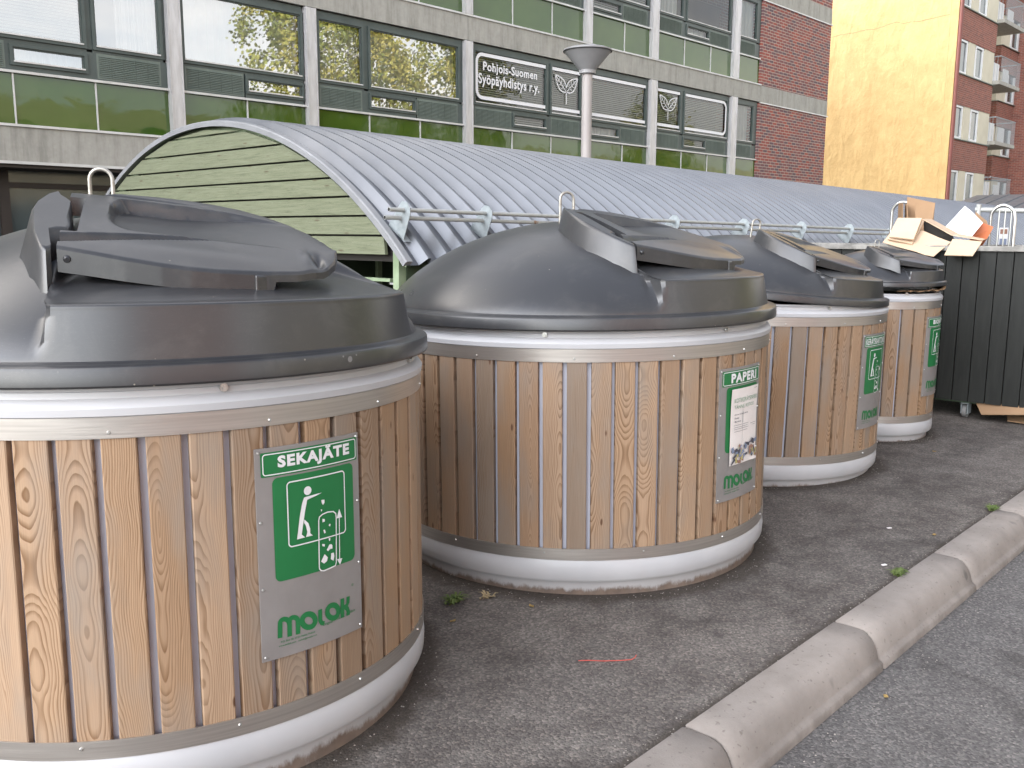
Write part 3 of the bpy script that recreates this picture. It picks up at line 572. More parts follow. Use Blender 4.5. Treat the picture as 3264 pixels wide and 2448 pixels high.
def lid_parts(par, full=True):
    """lid of the large container, local frame: front (chin) towards -Y, returns lid object"""
    mb = MB(); n = 360; rows = 60
    zr, H = 1.091, 0.361
    def sm(x): x = max(0, min(1, x)); return x*x*(3-2*x)
    def dome(k):      # k 0..1
        th = k*PI/2; r = .797*math.cos(th); return r, zr + H*max(0, 1-(r/.797)**2)**.76
    def front(k):
        # rounded chin wall, then a cone up to the crown
        if k < .30:
            q = k/.30; return .797-.019*q, zr+.117*q
        if k < .42:
            a = (k-.30)/.12*PI/2; return .778-.018*(1-math.cos(a))**1.5, zr+.117+.011*math.sin(a)
        q = (k-.42)/.58; r = .76*(1-q); z = 1.219+.27*min(.76-r, .30)+.40*max(0, .46-r)
        return r, z if z < 1.432 else 1.432+.020*(1-math.exp(-(z-1.432)/.020))
    prof0 = [(.812, 1.032), (.831, 1.034), (.834, 1.039), (.8325, 1.074), (.830, 1.080), (.824, 1.0835), (.812, 1.085), (.804, 1.087), (.799, 1.090)]
    vs = []
    for k in range(n):
        az = 2*PI*k/n; c, s = math.cos(az), math.sin(az)
        for (r, z) in prof0: vs.append((r*c, r*s, z))
        dev = abs((math.degrees(az)+90+180) % 360-180)
        for i in range(rows+1):
            q = i/rows; wd = 2.0+22*max(0, q-.32)
            S = 1-sm((dev-(40.5+8*max(0, q-.35)))/wd)
            r0, z0 = dome(q); r1, z1 = front(q)
            # make the dome rows share the wall heights so that the crease stays crisp
            r = r0+(r1-r0)*S; z = z0+(z1-z0)*S
            vs.append((r*c, r*s, z))
    m_ = len(prof0)+rows+1
    fs = [(k*m_+i, ((k+1) % n)*m_+i, ((k+1) % n)*m_+i+1, k*m_+i+1) for k in range(n) for i in range(m_-1)]
    mb.add(vs, fs); lid = mb.build('lid', M_lid, par, smooth=True, sangle=28)
    # hatch plane: z = 1.540 - .38 D + .043 T  with T = x, D = -y
    def zp(T, D): return 1.540-.38*D+.043*T
    # hinge block: top outline follows the plane, draughted outwards below
    out = [(-.286, .080), (-.318, .100), (-.368, .155), (-.402, .210), (-.425, .270), (-.449, .36), (-.464, .445), (-.456, .460), (-.442, .452), (-.428, .405), (-.410, .345), (-.385, .335), (-.362, .340), (-.345, .318), (-.328, .275), (-.312, .232), (-.296, .195), (-.282, .160), (-.284, .135), (-.290, .110)]
    cxm, cym = -.365, .27; hb = MB(); nn = len(out); ring = []
    lev = [(0.000, -.010, 0), (-.004, -.003, 0), (-.014, .002, 0), (-.085, .026, 1), (-.16, .05, 1)]
    for dz, ex, kk in lev:
        for (T, D) in out:
            v = Vector((T-cxm, D-cym)); v.normalize(); outer = 1 if ((T < -.362 and D < .43 and D < -1.9*(T+.205)) or D < .11) else (.5 if D > .44 else .12)
            e = ex*(outer if kk else 1); ring.append((T+v.x*e, -(D+v.y*e), zp(T, D)+dz+.004))
    hb.add(ring, [(j*nn+i, j*nn+(i+1) % nn, (j+1)*nn+(i+1) % nn, (j+1)*nn+i) for j in range(len(lev)-1) for i in range(nn)] + [tuple(range(nn))])
    hbo = hb.build('hinge_block', M_lid, lid, smooth=True, sangle=45)
    # hatch flap height field in (u,v)
    M0 = (-.341, .269); eu = (.903, .43); ev = (-.43, .903)
    nearp = [(0, .208), (.065, .220), (.15, .238), (.231, .250), (.30, .254), (.366, .250), (.484, .228), (.56, .203), (.613, .172), (.65, .132), (.675, .085), (.690, .02)]
    farp = [(0, -.212), (.065, -.240), (.125, -.262), (.23, -.280), (.30, -.284), (.366, -.280), (.448, -.262), (.52, -.225), (.58, -.178), (.63, -.118), (.665, -.055), (.690, .02)]
    def ip(tab, u):
        for (a, b), (c, d) in zip(tab[:-1], tab[1:]):
            if u <= c: return b+(d-b)*(u-a)/(c-a)
        return tab[-1][1]
    def hgt(u, v, k):
        h = .010*(1-(2*k-1)**2)
        # recess, deep on the far side, its floor rising towards the near side
        lo = -.205+.22*max(0, u-.42); hi = .048; u0 = .100+.030*((v+.078)/.12)**4
        if v > lo-.02:
            w_ = max(0, min(1, (v-lo)/(hi-lo))); dpt = .034*(1-w_)**.9+.006
            h -= dpt*sm((u-u0)/.016)*(1-sm((u-.24)/.38))*sm((v-lo)/.014)*(1-sm((v-hi)/.012))
        # tapering groove by the near hinge arm
        if u < .37:
            q_ = 1-u/.37; top = .053+.075*q_**1.6; bot = .053+.124*q_
            h -= .030*q_**.6*sm((v-top)/(.004+.010*q_))*(1-sm((v-bot+.012*q_)/(.003+.012*q_)))
            c1 = -.232-.03*q_*0; h -= .016*q_**.8*math.exp(-((v-c1)/(.004+.007*q_))**2)
        # the near lobe bulges gently
        h += .007*math.exp(-((v-.17)/.06)**2-((u-.33)/.22)**2)
        # grip pocket at the tip
        h -= .020*math.exp(-((u-.628)/.014)**2-((v-.105)/.035)**2)
        h += .008*math.exp(-((u-.598)/.016)**2-((v-.115)/.05)**2)
        return h
    U, V = 140, 130; fb = MB(); vs = []
    for i in range(U+1):
        for j in range(V+1):
            k = j/V; us = .038*sm((k-.13)/.02)*(1-sm((k-.76)/.02))
            u = us+(.690-us)*(1-(1-i/U)**1.35) if i < U else .690
            a, b = ip(farp, u), ip(nearp, u); v = a+(b-a)*k; ed = min(k, 1-k)*(b-a); rd = -.006*max(0, 1-ed/.007)**2
            T = M0[0]+eu[0]*u+ev[0]*v; D = M0[1]+eu[1]*u+ev[1]*v
            vs.append((T, -D, zp(T, D)+hgt(u, v, k)+rd))
    fs = [(i*(V+1)+j, i*(V+1)+j+1, (i+1)*(V+1)+j+1, (i+1)*(V+1)+j) for i in range(U) for j in range(V)]
    # skirt round the boundary
    bnd = [i*(V+1)+V for i in range(U+1)] + [U*(V+1)+j for j in range(V-1, -1, -1)] + [i*(V+1) for i in range(U-1, -1, -1)] + [j for j in range(1, V)]
    base = len(vs)
    for q, idx in enumerate(bnd):
        x, y, z = vs[idx]; u = (x-M0[0])*eu[0]+(-y-M0[1])*eu[1]; v = (x-M0[0])*ev[0]+(-y-M0[1])*ev[1]
        d = (.044+.010*max(0, 1-u/.30) if u < .50 else .017) if v > 0 else (.05 if u < .5 else .03)
        vs.append((x, y, z-d))
    nb = len(bnd); fs += [(bnd[q], bnd[(q+1) % nb], base+(q+1) % nb, base+q) for q in range(nb)]
    fs.append(tuple(base+q for q in range(nb)))
    fb.add(vs, fs); hatch = fb.build('hatch', M_lid, lid, smooth=True, sangle=42)
    hk = MB()      # hinge knuckles, latch tab
    def bx(mb, T0, T1, D0, D1, dz0, dz1):
        vs = [(T, -D, zp(T, D)+d) for T in (T0, T1) for D in (D0, D1) for d in (dz0, dz1)]
        mb.add(vs, [(0, 1, 3, 2), (4, 6, 7, 5), (0, 4, 5, 1), (2, 3, 7, 6), (0, 2, 6, 4), (1, 5, 7, 3)])
    bx(hk, -.035, -.002, .640, .682, -.060, -.004)
    hk.build('latch_tab', M_lid, hatch, bevel=.004)
    pin = MB(); p0 = Vector((M0[0]+eu[0]*.022+ev[0]*.206, -(M0[1]+eu[1]*.022+ev[1]*.206), 0)); p0.z = zp(p0.x, -p0.y)-.026
    dv = Vector((-.436, -.9, -.35)).normalized(); pin.tube([p0-dv*.01, p0+dv*.008, p0+dv*.012], .012, 14, r1=.006)
    pin.build('hinge_pin', M_lid, hatch, smooth=True)
    # lifting loop
    lp = MB(); c = Vector((-.150, -.030, 0)); dr = Vector((.83, -.56, 0)).normalized(); w2 = .031
    pts = [c-dr*w2+Vector((0, 0, 1.42)), c-dr*w2+Vector((0, 0, 1.535))] + [c+dr*w2*math.cos(a)+Vector((0, 0, 1.542+w2*math.sin(a))) for a in [PI*(1-k/10) for k in range(11)]] + [c+dr*w2+Vector((0, 0, 1.535)), c+dr*w2+Vector((0, 0, 1.42))]
    lp.tube(pts, .0058, 10); lp.build('lifting_loop', M_loop, lid, smooth=True)
    # small keyhole on the skirt
    kh = MB()
    for da, rr, zz in ((0, .008, 1.062), (-1.6, .0025, 1.071), (1.6, .0025, 1.071)):
        a = R(-80+da); q = Vector((math.cos(a), math.sin(a), 0)); kh.tube([q*.829+Vector((0, 0, zz)), q*.8335+Vector((0, 0, zz))], rr, 12)
    kh.build('keyhole', M_wheel, lid)
    return lid

def make_bin(name, label, x, y, Rr, tilt, word, tx, poster, lidrot, lidtilt=None, slats=53, seed=1, rimdz=-.03, lidscale=None, zdz=0, signaz=0, warm=0):
    b = thing(name, label, 'waste container', (x, y, zdz), 0, 'round timber-clad waste containers')
    b.rotation_euler = (-tilt[1], tilt[0], 0)
    Rg = Rr-.031
    o = MB().lathe([(Rg, -.02), (Rg, .050), (Rg+.004, .056), (Rr-.006, .058), (Rr-.001, .066), (Rr+.001, .10), (Rr-.003, .146), (Rr-.006, .150)], n=160)
    o.build('base_ring', M_white, b, smooth=True, sangle=35); o = MB()
    o.lathe([(Rr-.006, .96), (Rr+.004, .968), (Rr+.006, .985), (Rr-.002, .998), (Rr-.016, 1.006), (Rr-.018, 1.05+rimdz), (Rr-.010, 1.054+rimdz), (Rr-.010, 1.064+rimdz), (Rr-.03, 1.066+rimdz), (Rr-.05, 1.06+rimdz), (Rr-.05, .9)], n=160)
    o.build('rim_ring', M_white, b, smooth=True, sangle=35)
    MB().lathe([(Rr-.026, .14), (Rr-.026, .975)], n=120).build('liner', M_inner, b, smooth=True)
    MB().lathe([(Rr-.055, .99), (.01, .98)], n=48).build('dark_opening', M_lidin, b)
    # bands
    MB().lathe([(Rr-.004, Z_L-.046), (Rr, Z_L-.046), (Rr, Z_L), (Rr-.004, Z_L)], n=160).build('metal_band', M_alu, b, smooth=True, sangle=30)
    MB().lathe([(Rr-.004, Z_T), (Rr, Z_T), (Rr+.001, Z_T+.049), (Rr-.004, Z_T+.049)], n=160).build('metal_band', M_alu, b, smooth=True, sangle=30)
    # slats: one cladding mesh
    rnd = random.Random(seed); cl = MB(); cl.uv = {}; cl.col = {}; pitch = 2*PI/slats; z0, z1 = Z_L-.03, Z_T+.02
    for k in range(slats):
        a = k*pitch; wd = pitch*Rr*(.815+rnd.uniform(-.02, .02)); ca, sa = math.cos(a), math.sin(a); ro = Rr-.0035+rnd.uniform(-.001, .001); ri = ro-.021
        colr = (rnd.random(), rnd.random(), rnd.random()); tw = rnd.uniform(-.0012, .0012); uo = rnd.uniform(0, 9)
        pr_ = [(-wd/2, ri), (-wd/2, ro-.002), (-wd/2+.003, ro), (wd/2-.003, ro), (wd/2, ro-.002), (wd/2, ri)]
        vs = []; oo = len(cl.v)
        for zz in (z0, z1):
            for (t, r_) in pr_:
                tt = t+(tw if zz == z1 else 0); vs.append((ca*r_-sa*tt, sa*r_+ca*tt, zz))
        cl.add(vs, [(i, i+1, 7+i, 6+i) for i in range(5)])
        for i in range(12):
            cl.uv[oo+i] = (pr_[i % 6][0], (z0 if i < 6 else z1)+uo); cl.col[oo+i] = colr
    cl.build('slat_cladding', M_wood, b)
    rv = MB(); rb = MB(); nr = 14 if Rr > .6 else 8
    r0 = rnd.random()
    for k in range(nr):
        a = 2*PI*k/nr+r0; q = Vector((math.cos(a), math.sin(a), 0))
        for zz, off in ((Z_L-.018, 0), (Z_T+.014, .13)):
            q2 = Vector((math.cos(a+off), math.sin(a+off), 0)); P_ = q2*(Rr+.0005)+Vector((0, 0, zz))
            me = MB(); me.tube([P_-q2*.002, P_+q2*.002, P_+q2*.0035], .005, 8, r1=.003); me.build('rivet', M_steel, b, smooth=True)
        if k % 2 == 0:
            P_ = q*(Rr-.016)+Vector((0, 0, 1.018)); me = MB(); me.tube([P_-q*.005, P_+q*.006, P_+q*.007], .011, 10, r1=.010); me.tube([P_+q*.004, P_+q*.014], .006, 6); me.build('bolt', M_steel, b)
    so_, add, P, stroke, fillrr, grid = make_sign(b, Rr+.003, word, tx[0], tx[1], poster)
    so_.rotation_euler = (0, 0, signaz)
    if poster: make_poster(so_, add, P, stroke, grid)
    lid = LIDP
    l = copytree(lid, b) if LIDP.parent else lid
    l.parent = b
    s = lidscale or (Rr/.809, Rr/.809, 1)
    l.scale = s; z = 1.036*(1-s[2])+(.0 if lidtilt is None else lidtilt[2]); rx_, ry_ = (0, 0) if lidtilt is None else lidtilt[:2]
    ox, oy = -1.05*ry_, 1.05*rx_; l.location = (ox*math.cos(lidrot)-oy*math.sin(lidrot), ox*math.sin(lidrot)+oy*math.cos(lidrot), z); l.rotation_euler = (0 if lidtilt is None else lidtilt[0], 0 if lidtilt is None else lidtilt[1], lidrot)
    return b
LIDP = lid_parts(None)
B1 = make_bin('waste_container', 'nearest round slatted container marked SEKAJÄTE with dark lid, at the left edge', 1.3047, 2.722, .809, (.014, .0192), 'SEKAJÄTE', (.185, .885), False, R(-2), None, 53, 3)
B2 = make_bin('waste_container', 'round slatted container marked PAPERI with a paper poster stuck on its sign', 3.3281, 2.7037, .868, (-.0013, .0106), 'PAPERI', (.22, .875), True, R(13), None, 59, 11)
B3 = make_bin('waste_container', 'round slatted container marked KERÄYSKARTONKI with its dark lid ajar', 5.2253, 2.8794, .798, (.010, -.0097), 'KERÄYSKARTONKI', (.085, .93), False, R(15), (R(4.3), R(1.1), .034), 52, 23, lidscale=(.986, .986, .80), zdz=-.015, signaz=R(1))
B4 = make_bin('waste_container', 'smallest round slatted container marked BIOJÄTE beside the black wheeled box', 6.5377, 2.6168, .431, (-.004, -.0062), 'BIOJÄTE', (.22, .88), False, R(2), (0, 0, .030), 28, 31, lidscale=(.545, .545, .56), zdz=-.009, signaz=R(3), rimdz=-.048)
for c_ in B4.children:
    if c_.name.startswith('lid'):
        for q_ in c_.children:
            if q_.name.startswith(('hatch', 'hinge_block')): q_.scale = (1.28, 1.28, 1); q_.location = (0, .42*.28, 0)
# crumpled brown paper caught under the small lid
pb = MB(); rnd = random.Random(4); vs = []
for i in range(30):
    a = R(-140+i*3.6)
    for j in range(4):
        r = .400+.018*j+rnd.uniform(-.004, .004); z = 1.022+rnd.uniform(-.004, .010)+(.028*math.exp(-((i-21)/4)**2) if j > 1 else 0)
        vs.append((6.5377+r*math.cos(a), 2.6168+r*math.sin(a), z))
pb.add(vs, [(i*4+j, i*4+j+1, (i+1)*4+j+1, (i+1)*4+j) for i in range(29) for j in range(3)])
tag(pb.build('paper_bag', M_cardd), 'crumpled brown paper bag pinched under the smallest container lid', 'paper bag')

# ------------------------------------------------------------------ shed with corrugated barrel roof
XS, XE = 3.60, 20.6
shed = thing('bicycle_shed', 'long low shed with blue-grey corrugated barrel roof and pale green boarded end', 'shed', (XS, 6.55, 0))
shed.rotation_euler = (0, R(.70), 0)
YC, ZC, RR = 0.02, -1.07, 3.25            # relative to the shed base
A0 = math.acos(2.31/3.25)                  # eave angle
def arcp(a, r): return YC-r*math.cos(a), ZC+r*math.sin(a)     # a from A0 (near eave) to PI-A0
rf = MB(); pit = .176; seg = 56; prof_ = [(0, 0), (.092, 0), (.130, .060), (.152, .060), (.176, 0)]
xs = []; x = 0
while x < XE-XS:
    for dx, h in prof_[:-1]: xs.append((x+dx, h))
    x += pit
vs = []
for (x, h) in xs:
    for i in range(seg+1):
        a = A0-.006+(PI-2*A0+.012)*i/seg; y, z = arcp(a, RR+h); vs.append((x, y, z))
n = seg+1
rf.add(vs, [(i*n+k, i*n+k+1, (i+1)*n+k+1, (i+1)*n+k) for i in range(len(xs)-1) for k in range(seg)])
rf.build('roof', M_roof, shed, smooth=True, sangle=14)
fl = MB(); vs = []
for i in range(65):
    a = A0-.004+(PI-2*A0+.008)*i/64
    for (x, r) in ((-.02, RR-.016), (-.02, RR+.018), (-.012, RR+.026), (.03, RR+.028), (.03, RR-.005), (-.006, RR-.010)):
        y, z = arcp(a, r); vs.append((x, y, z))
fl.add(vs, [(i*6+k, i*6+(k+1) % 6, (i+1)*6+(k+1) % 6, (i+1)*6+k) for i in range(64) for k in range(6)] + [tuple(range(6)), tuple(64*6+k for k in range(6))])
fl.build('edge_flashing', M_flash, shed, smooth=True, sangle=30)
# boarded gable: one mesh of boards clipped to the arch
bd = MB(); bd.uv = {}; zb = 1.262; bh, gap = .108, .0130; rnd = random.Random(2)
ztop = ZC+RR-.03; k = 0
while zb < ztop-.01:
    z1 = min(zb+bh, ztop-.004)
    def half(z): return math.sqrt(max(.0001, (RR-.034)**2-(z-ZC)**2))
    ns = 40; o = len(bd.v); vs = []
    jog = rnd.uniform(-.003, .003); y_lim = 2.10+rnd.uniform(-.012, .012)
    for i in range(ns+1):
        q = -1+2*i/ns
        for z in (zb, z1):
            hh = half(z); yl = max(-hh, -y_lim) if q < 0 else hh
            y = YC+q*abs(yl) if q < 0 else YC+q*min(hh, 2.3)
            vs.append((.004+jog, y, z))
    # sagging ends of the boards are fixed on the inner frame
    bd.add(vs, [(2*i, 2*i+2, 2*i+3, 2*i+1) for i in range(ns)])
    for i, v in enumerate(vs): bd.uv[o+i] = (v[1]+k*7.3, v[2]+k*3.1)
    o2 = bd.add([(v[0]+.022, v[1], v[2]) for v in vs], [])
    bd.f += [(o+2*i, o2+2*i, o2+2*i+2, o+2*i+2) for i in range(ns)] + [(o+2*i+1, o+2*i+3, o2+2*i+3, o2+2*i+1) for i in range(ns)] + [(o, o+1, o2+1, o2)]
    for i, v in enumerate(vs): bd.uv[o2+i] = (v[1]+k*7.3, v[2]+k*3.1)
    zb += bh+gap; k += 1
bd.build('gable_boarding', M_gwood, shed)
gb = MB()       # dark backing frame behind the gaps, inner arch rim
vs = []
for i in range(49):
    a = A0+.01+(PI-2*A0-.02)*i/48
    for (x, r) in ((.06, RR-.07), (.06, RR-.004), (.10, RR-.004), (.10, RR-.07)):
        y, z = arcp(a, r); vs.append((x, y, z))
gb.add(vs, [(i*4+k, i*4+(k+1) % 4, (i+1)*4+(k+1) % 4, (i+1)*4+k) for i in range(48) for k in range(4)])
gb.build('arch_rib', M_gpost, shed, smooth=True, sangle=30)
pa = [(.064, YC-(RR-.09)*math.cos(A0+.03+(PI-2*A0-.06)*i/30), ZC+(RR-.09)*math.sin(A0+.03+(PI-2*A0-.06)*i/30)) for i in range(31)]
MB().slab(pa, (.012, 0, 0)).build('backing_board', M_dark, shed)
for y in (-2.13, 2.13):
    MB().box(.05, .11, y-.035, y+.02, 0, 1.30).build('post', M_gpost, shed, bevel=.003)
for i in range(1, 6):
    for y in (-2.13, 2.13): MB().box(i*3.3, i*3.3+.06, y-.035, y+.02, 0, 1.30).build('post', M_gpost, shed)
MB().box(.11, 16.9, -2.17, -2.11, 1.10, 1.30).build('eave_beam', M_dgwood, shed)
MB().box(.05, 16.9, 2.2, 2.3, 0.0, 1.33).build('back_wall', M_dgwood, shed)
MB().box(16.85, 16.9, -2.0, 2.2, 0.0, 1.9).build('far_wall', M_dgwood, shed)
MB().box(.05, .09, -2.08, 2.1, 1.095, 1.115).build('cross_rail', M_gpost, shed)
# interior shelf with a pale crate, seen under the eave
cr = MB(); cr.box(3.78, 4.7, 4.50, 4.53, .86, 1.06); cr.box(3.70, 4.72, 4.46, 4.52, 1.075, 1.09)
tag(cr.build('crate', M_wframe, bevel=.003), 'pale plastic crate tucked under the shed eave behind the nearest container', 'crate')
pk = MB().box(3.86, 4.3, 4.50, 4.56, 1.095, 1.155); tag(pk.build('parcel', M_cardw, bevel=.004), 'small pale box lying on top of the crate under the eave', 'box')
# snow guard: two pipes on triangular brackets
sgd = thing('snow_guard', 'double grey pipe rail on galvanised brackets along the low edge of the corrugated roof', 'snow guard', (XS, 6.55, 0))
sgd.rotation_euler = (0, R(.70), 0)
for x0_, yy, zz in ((-.055, 4.345-6.55, 1.530), (-.065, 4.372-6.55, 1.483)):
    MB().tube([(x0_, yy, zz), (7.75, yy, zz)], .0135, 12).build('pipe', M_pipe, sgd, smooth=True)
    MB().tube([(x0_-.001, yy, zz), (x0_+.03, yy, zz)], .0105, 12).build('pipe_end', M_lidin, sgd)
bp_ = [(4.352, 1.350), (4.290, 1.500), (4.288, 1.540), (4.322, 1.578), (4.362, 1.582), (4.392, 1.556), (4.490, 1.440), (4.486, 1.428)]
br0 = None
for X in (.06, .76, 1.80, 2.97, 4.12, 5.27, 6.41, 7.63):
    if br0 is None:
        mb = MB(); mb.slab([Vector((0, p[0]-6.55, p[1])) for p in bp_], (.006, 0, 0)); mb.slab([Vector((0, 4.345-6.55, 1.338)), Vector((.06, 4.345-6.55, 1.338)), Vector((.06, 4.40-6.55, 1.385)), Vector((0, 4.40-6.55, 1.385))], (0, -.004, .004))
        for (yy, zz) in ((4.345, 1.530), (4.372, 1.483)): mb.tube([(-.002, yy-6.55, zz), (.008, yy-6.55, zz)], .021, 14)
        br0 = mb.build('bracket', M_galv, sgd); br0.location.x = X
    else:
        c = dup(br0, sgd); c.location.x = X

# ------------------------------------------------------------------ street lamp
lm = thing('street_lamp', 'grey cone-headed lamp on a pale pole behind the barrel roof', 'street lamp', (11.55, 9.27, 0))
MB().tube([(0, 0, 0), (0, 0, 3.80)], .080, 20).build('pole', M_pole, lm, smooth=True)
MB().lathe([(.06, 3.78), (.125, 3.80), (.128, 3.85), (.345, 4.105), (.372, 4.135), (.372, 4.150), (.30, 4.175), (.12, 4.19), (.001, 4.195)], n=48).build('lamp_shade', M_lamp, lm, smooth=True, sangle=25)
MB().lathe([(.365, 4.118), (.374, 4.120), (.374, 4.128), (.36, 4.130)], n=48).build('shade_seam', M_rubber, lm, smooth=True)

# ------------------------------------------------------------------ office building
YF = 16.31
off = thing('office_building', 'grey concrete office block with green glass bands and dark green window frames', 'building', (0, YF, 0))
def ob(mb, name, M, par=off, **k):
    mb.v = [(x, y-YF, z) for (x, y, z) in mb.v]; return mb.build(name, M, par, **k)
cols_ = [(-.7, -.45), (3.75, 4.0), (8.34, 8.59), (11.26, 11.50), (15.66, 15.90), (20.12, 20.38), (23.16, 23.48), (27.75, 28.10)]
bays = [ # x0,x1,[window spans],[small windows],[vents],[panel dividers]
 (-.45, 3.75, [(-.35, 2.2), (2.42, 3.62)], [(1.0, 2.2)], [(-.35, .9), (2.42, 3.62)], [.95, 2.3]),
 (4.0, 8.34, [(4.15, 6.88), (7.09, 8.22)], [(5.76, 6.88)], [(4.15, 5.64), (7.09, 8.22)], [5.73, 7.04]),
 (8.59, 11.26, [(8.68, 11.18)], [(9.96, 11.18)], [(8.68, 9.88)], [9.93]),
 (11.50, 15.66, [(11.62, 12.70), (12.93, 15.50)], [(12.93, 14.16)], [(11.62, 12.70), (14.24, 15.50)], [12.88, 14.32]),
 (15.90, 20.12, [(16.06, 18.62), (18.84, 20.02)], [(17.43, 18.62)], [(16.06, 17.34), (18.84, 20.02)], [17.36, 18.84]),
 (20.38, 23.16, [(20.50, 23.04)], [(20.50, 21.73)], [(21.86, 23.04)], [21.95]),
 (23.48, 27.75, [(23.62, 24.84), (25.11, 27.60)], [(25.11, 26.31)], [(23.62, 24.84), (26.42, 27.60)], [25.0, 26.5]),
 (28.10, 29.60, [(28.22, 29.30)], [], [(28.22, 29.30)], [])]
blind_type = {(0, 1, 0): 'blind', (0, 1, 1): 'curtL', (0, 2, 0): 'sheer', (0, 3, 0): 'sheer', (0, 3, 1): 'sheer', (0, 4, 0): 'blind', (0, 4, 1): 'blind', (0, 5, 0): 'blind', (0, 6, 0): 'blind', (0, 6, 1): 'blind', (0, 7, 0): 'white'}
rnd = random.Random(12)
def window(x0, x1, z0, z1, kind, fr=.055):
    f = MB(); yo, yi = YF-.03, YF+.06
    f.box(x0-fr, x0, yo, yi, z0-fr, z1+fr); f.box(x1, x1+fr, yo, yi, z0-fr, z1+fr); f.box(x0, x1, yo, yi, z0-fr, z0); f.box(x0, x1, yo, yi, z1, z1+fr)
    f.box(x0, x0+.022, yo+.025, yi-.01, z0, z1); f.box(x1-.022, x1, yo+.025, yi-.01, z0, z1); f.box(x0+.022, x1-.022, yo+.025, yi-.01, z1-.022, z1)
    w = ob(f, 'window', M_frame, off)
    s = MB().box(x0, x1, yo-.018, yo+.05, z0-.004, z0+.020); ob(s, 'sill', M_trim, w)
    p = MB().quad((x0, YF+.02, z0), (x1, YF+.02, z0), (x1, YF+.02, z1), (x0, YF+.02, z1)); ob(p, 'pane', M_glass if x0 < 15.8 else M_glass2, w)
    if kind == 'blind':
        b = MB(); z = z0+.02; pt = .052
        while z < z1: b.quad((x0+.02, YF+.085, z), (x1-.02, YF+.085, z), (x1-.02, YF+.105, z+pt*.70), (x0+.02, YF+.105, z+pt*.70)); z += pt
        ob(b, 'blind', M_blind, w)
    elif kind in ('sheer', 'curtL', 'white'):
        b = MB(); nx = 60; a = x0 if kind != 'curtL' else x0+(x1-x0)*.38; vs = []
        bb = x1 if kind != 'white' else x1-.12
        for i in range(nx+1):
            x = a+(bb-a)*i/nx; y = YF+.16+.028*math.sin(i*.9+rnd.random()*.5)+.012*math.sin(i*2.3)
            vs += [(x, y, z0), (x, y, z1)]
        b.add(vs, [(2*i, 2*i+2, 2*i+3, 2*i+1) for i in range(nx)]); ob(b, 'curtain', M_curt, w, smooth=True)
    return w
def vent(x0, x1, z0, z1):
    v = MB().box(x0, x1, YF+.0, YF+.03, z0, z1); n = int((z1-z0-.05)/.030); m_ = max(1, round((x1-x0-.06)/.21)); cw = (x1-x0-.06)/m_
    for c in range(m_):
        a = x0+.03+c*cw+.008; b = a+cw-.016
        for i in range(n):
            z = z0+.03+i*.030; v.add([(a, YF+.0, z+.020), (b, YF+.0, z+.020), (b, YF-.016, z), (a, YF-.016, z)], [(0, 1, 2, 3)]); v.add([(a, YF-.016, z), (b, YF-.016, z), (b, YF+.0, z-.004), (a, YF+.0, z-.004)], [(0, 1, 2, 3)])
    return ob(v, 'vent_grille', M_vent, off)
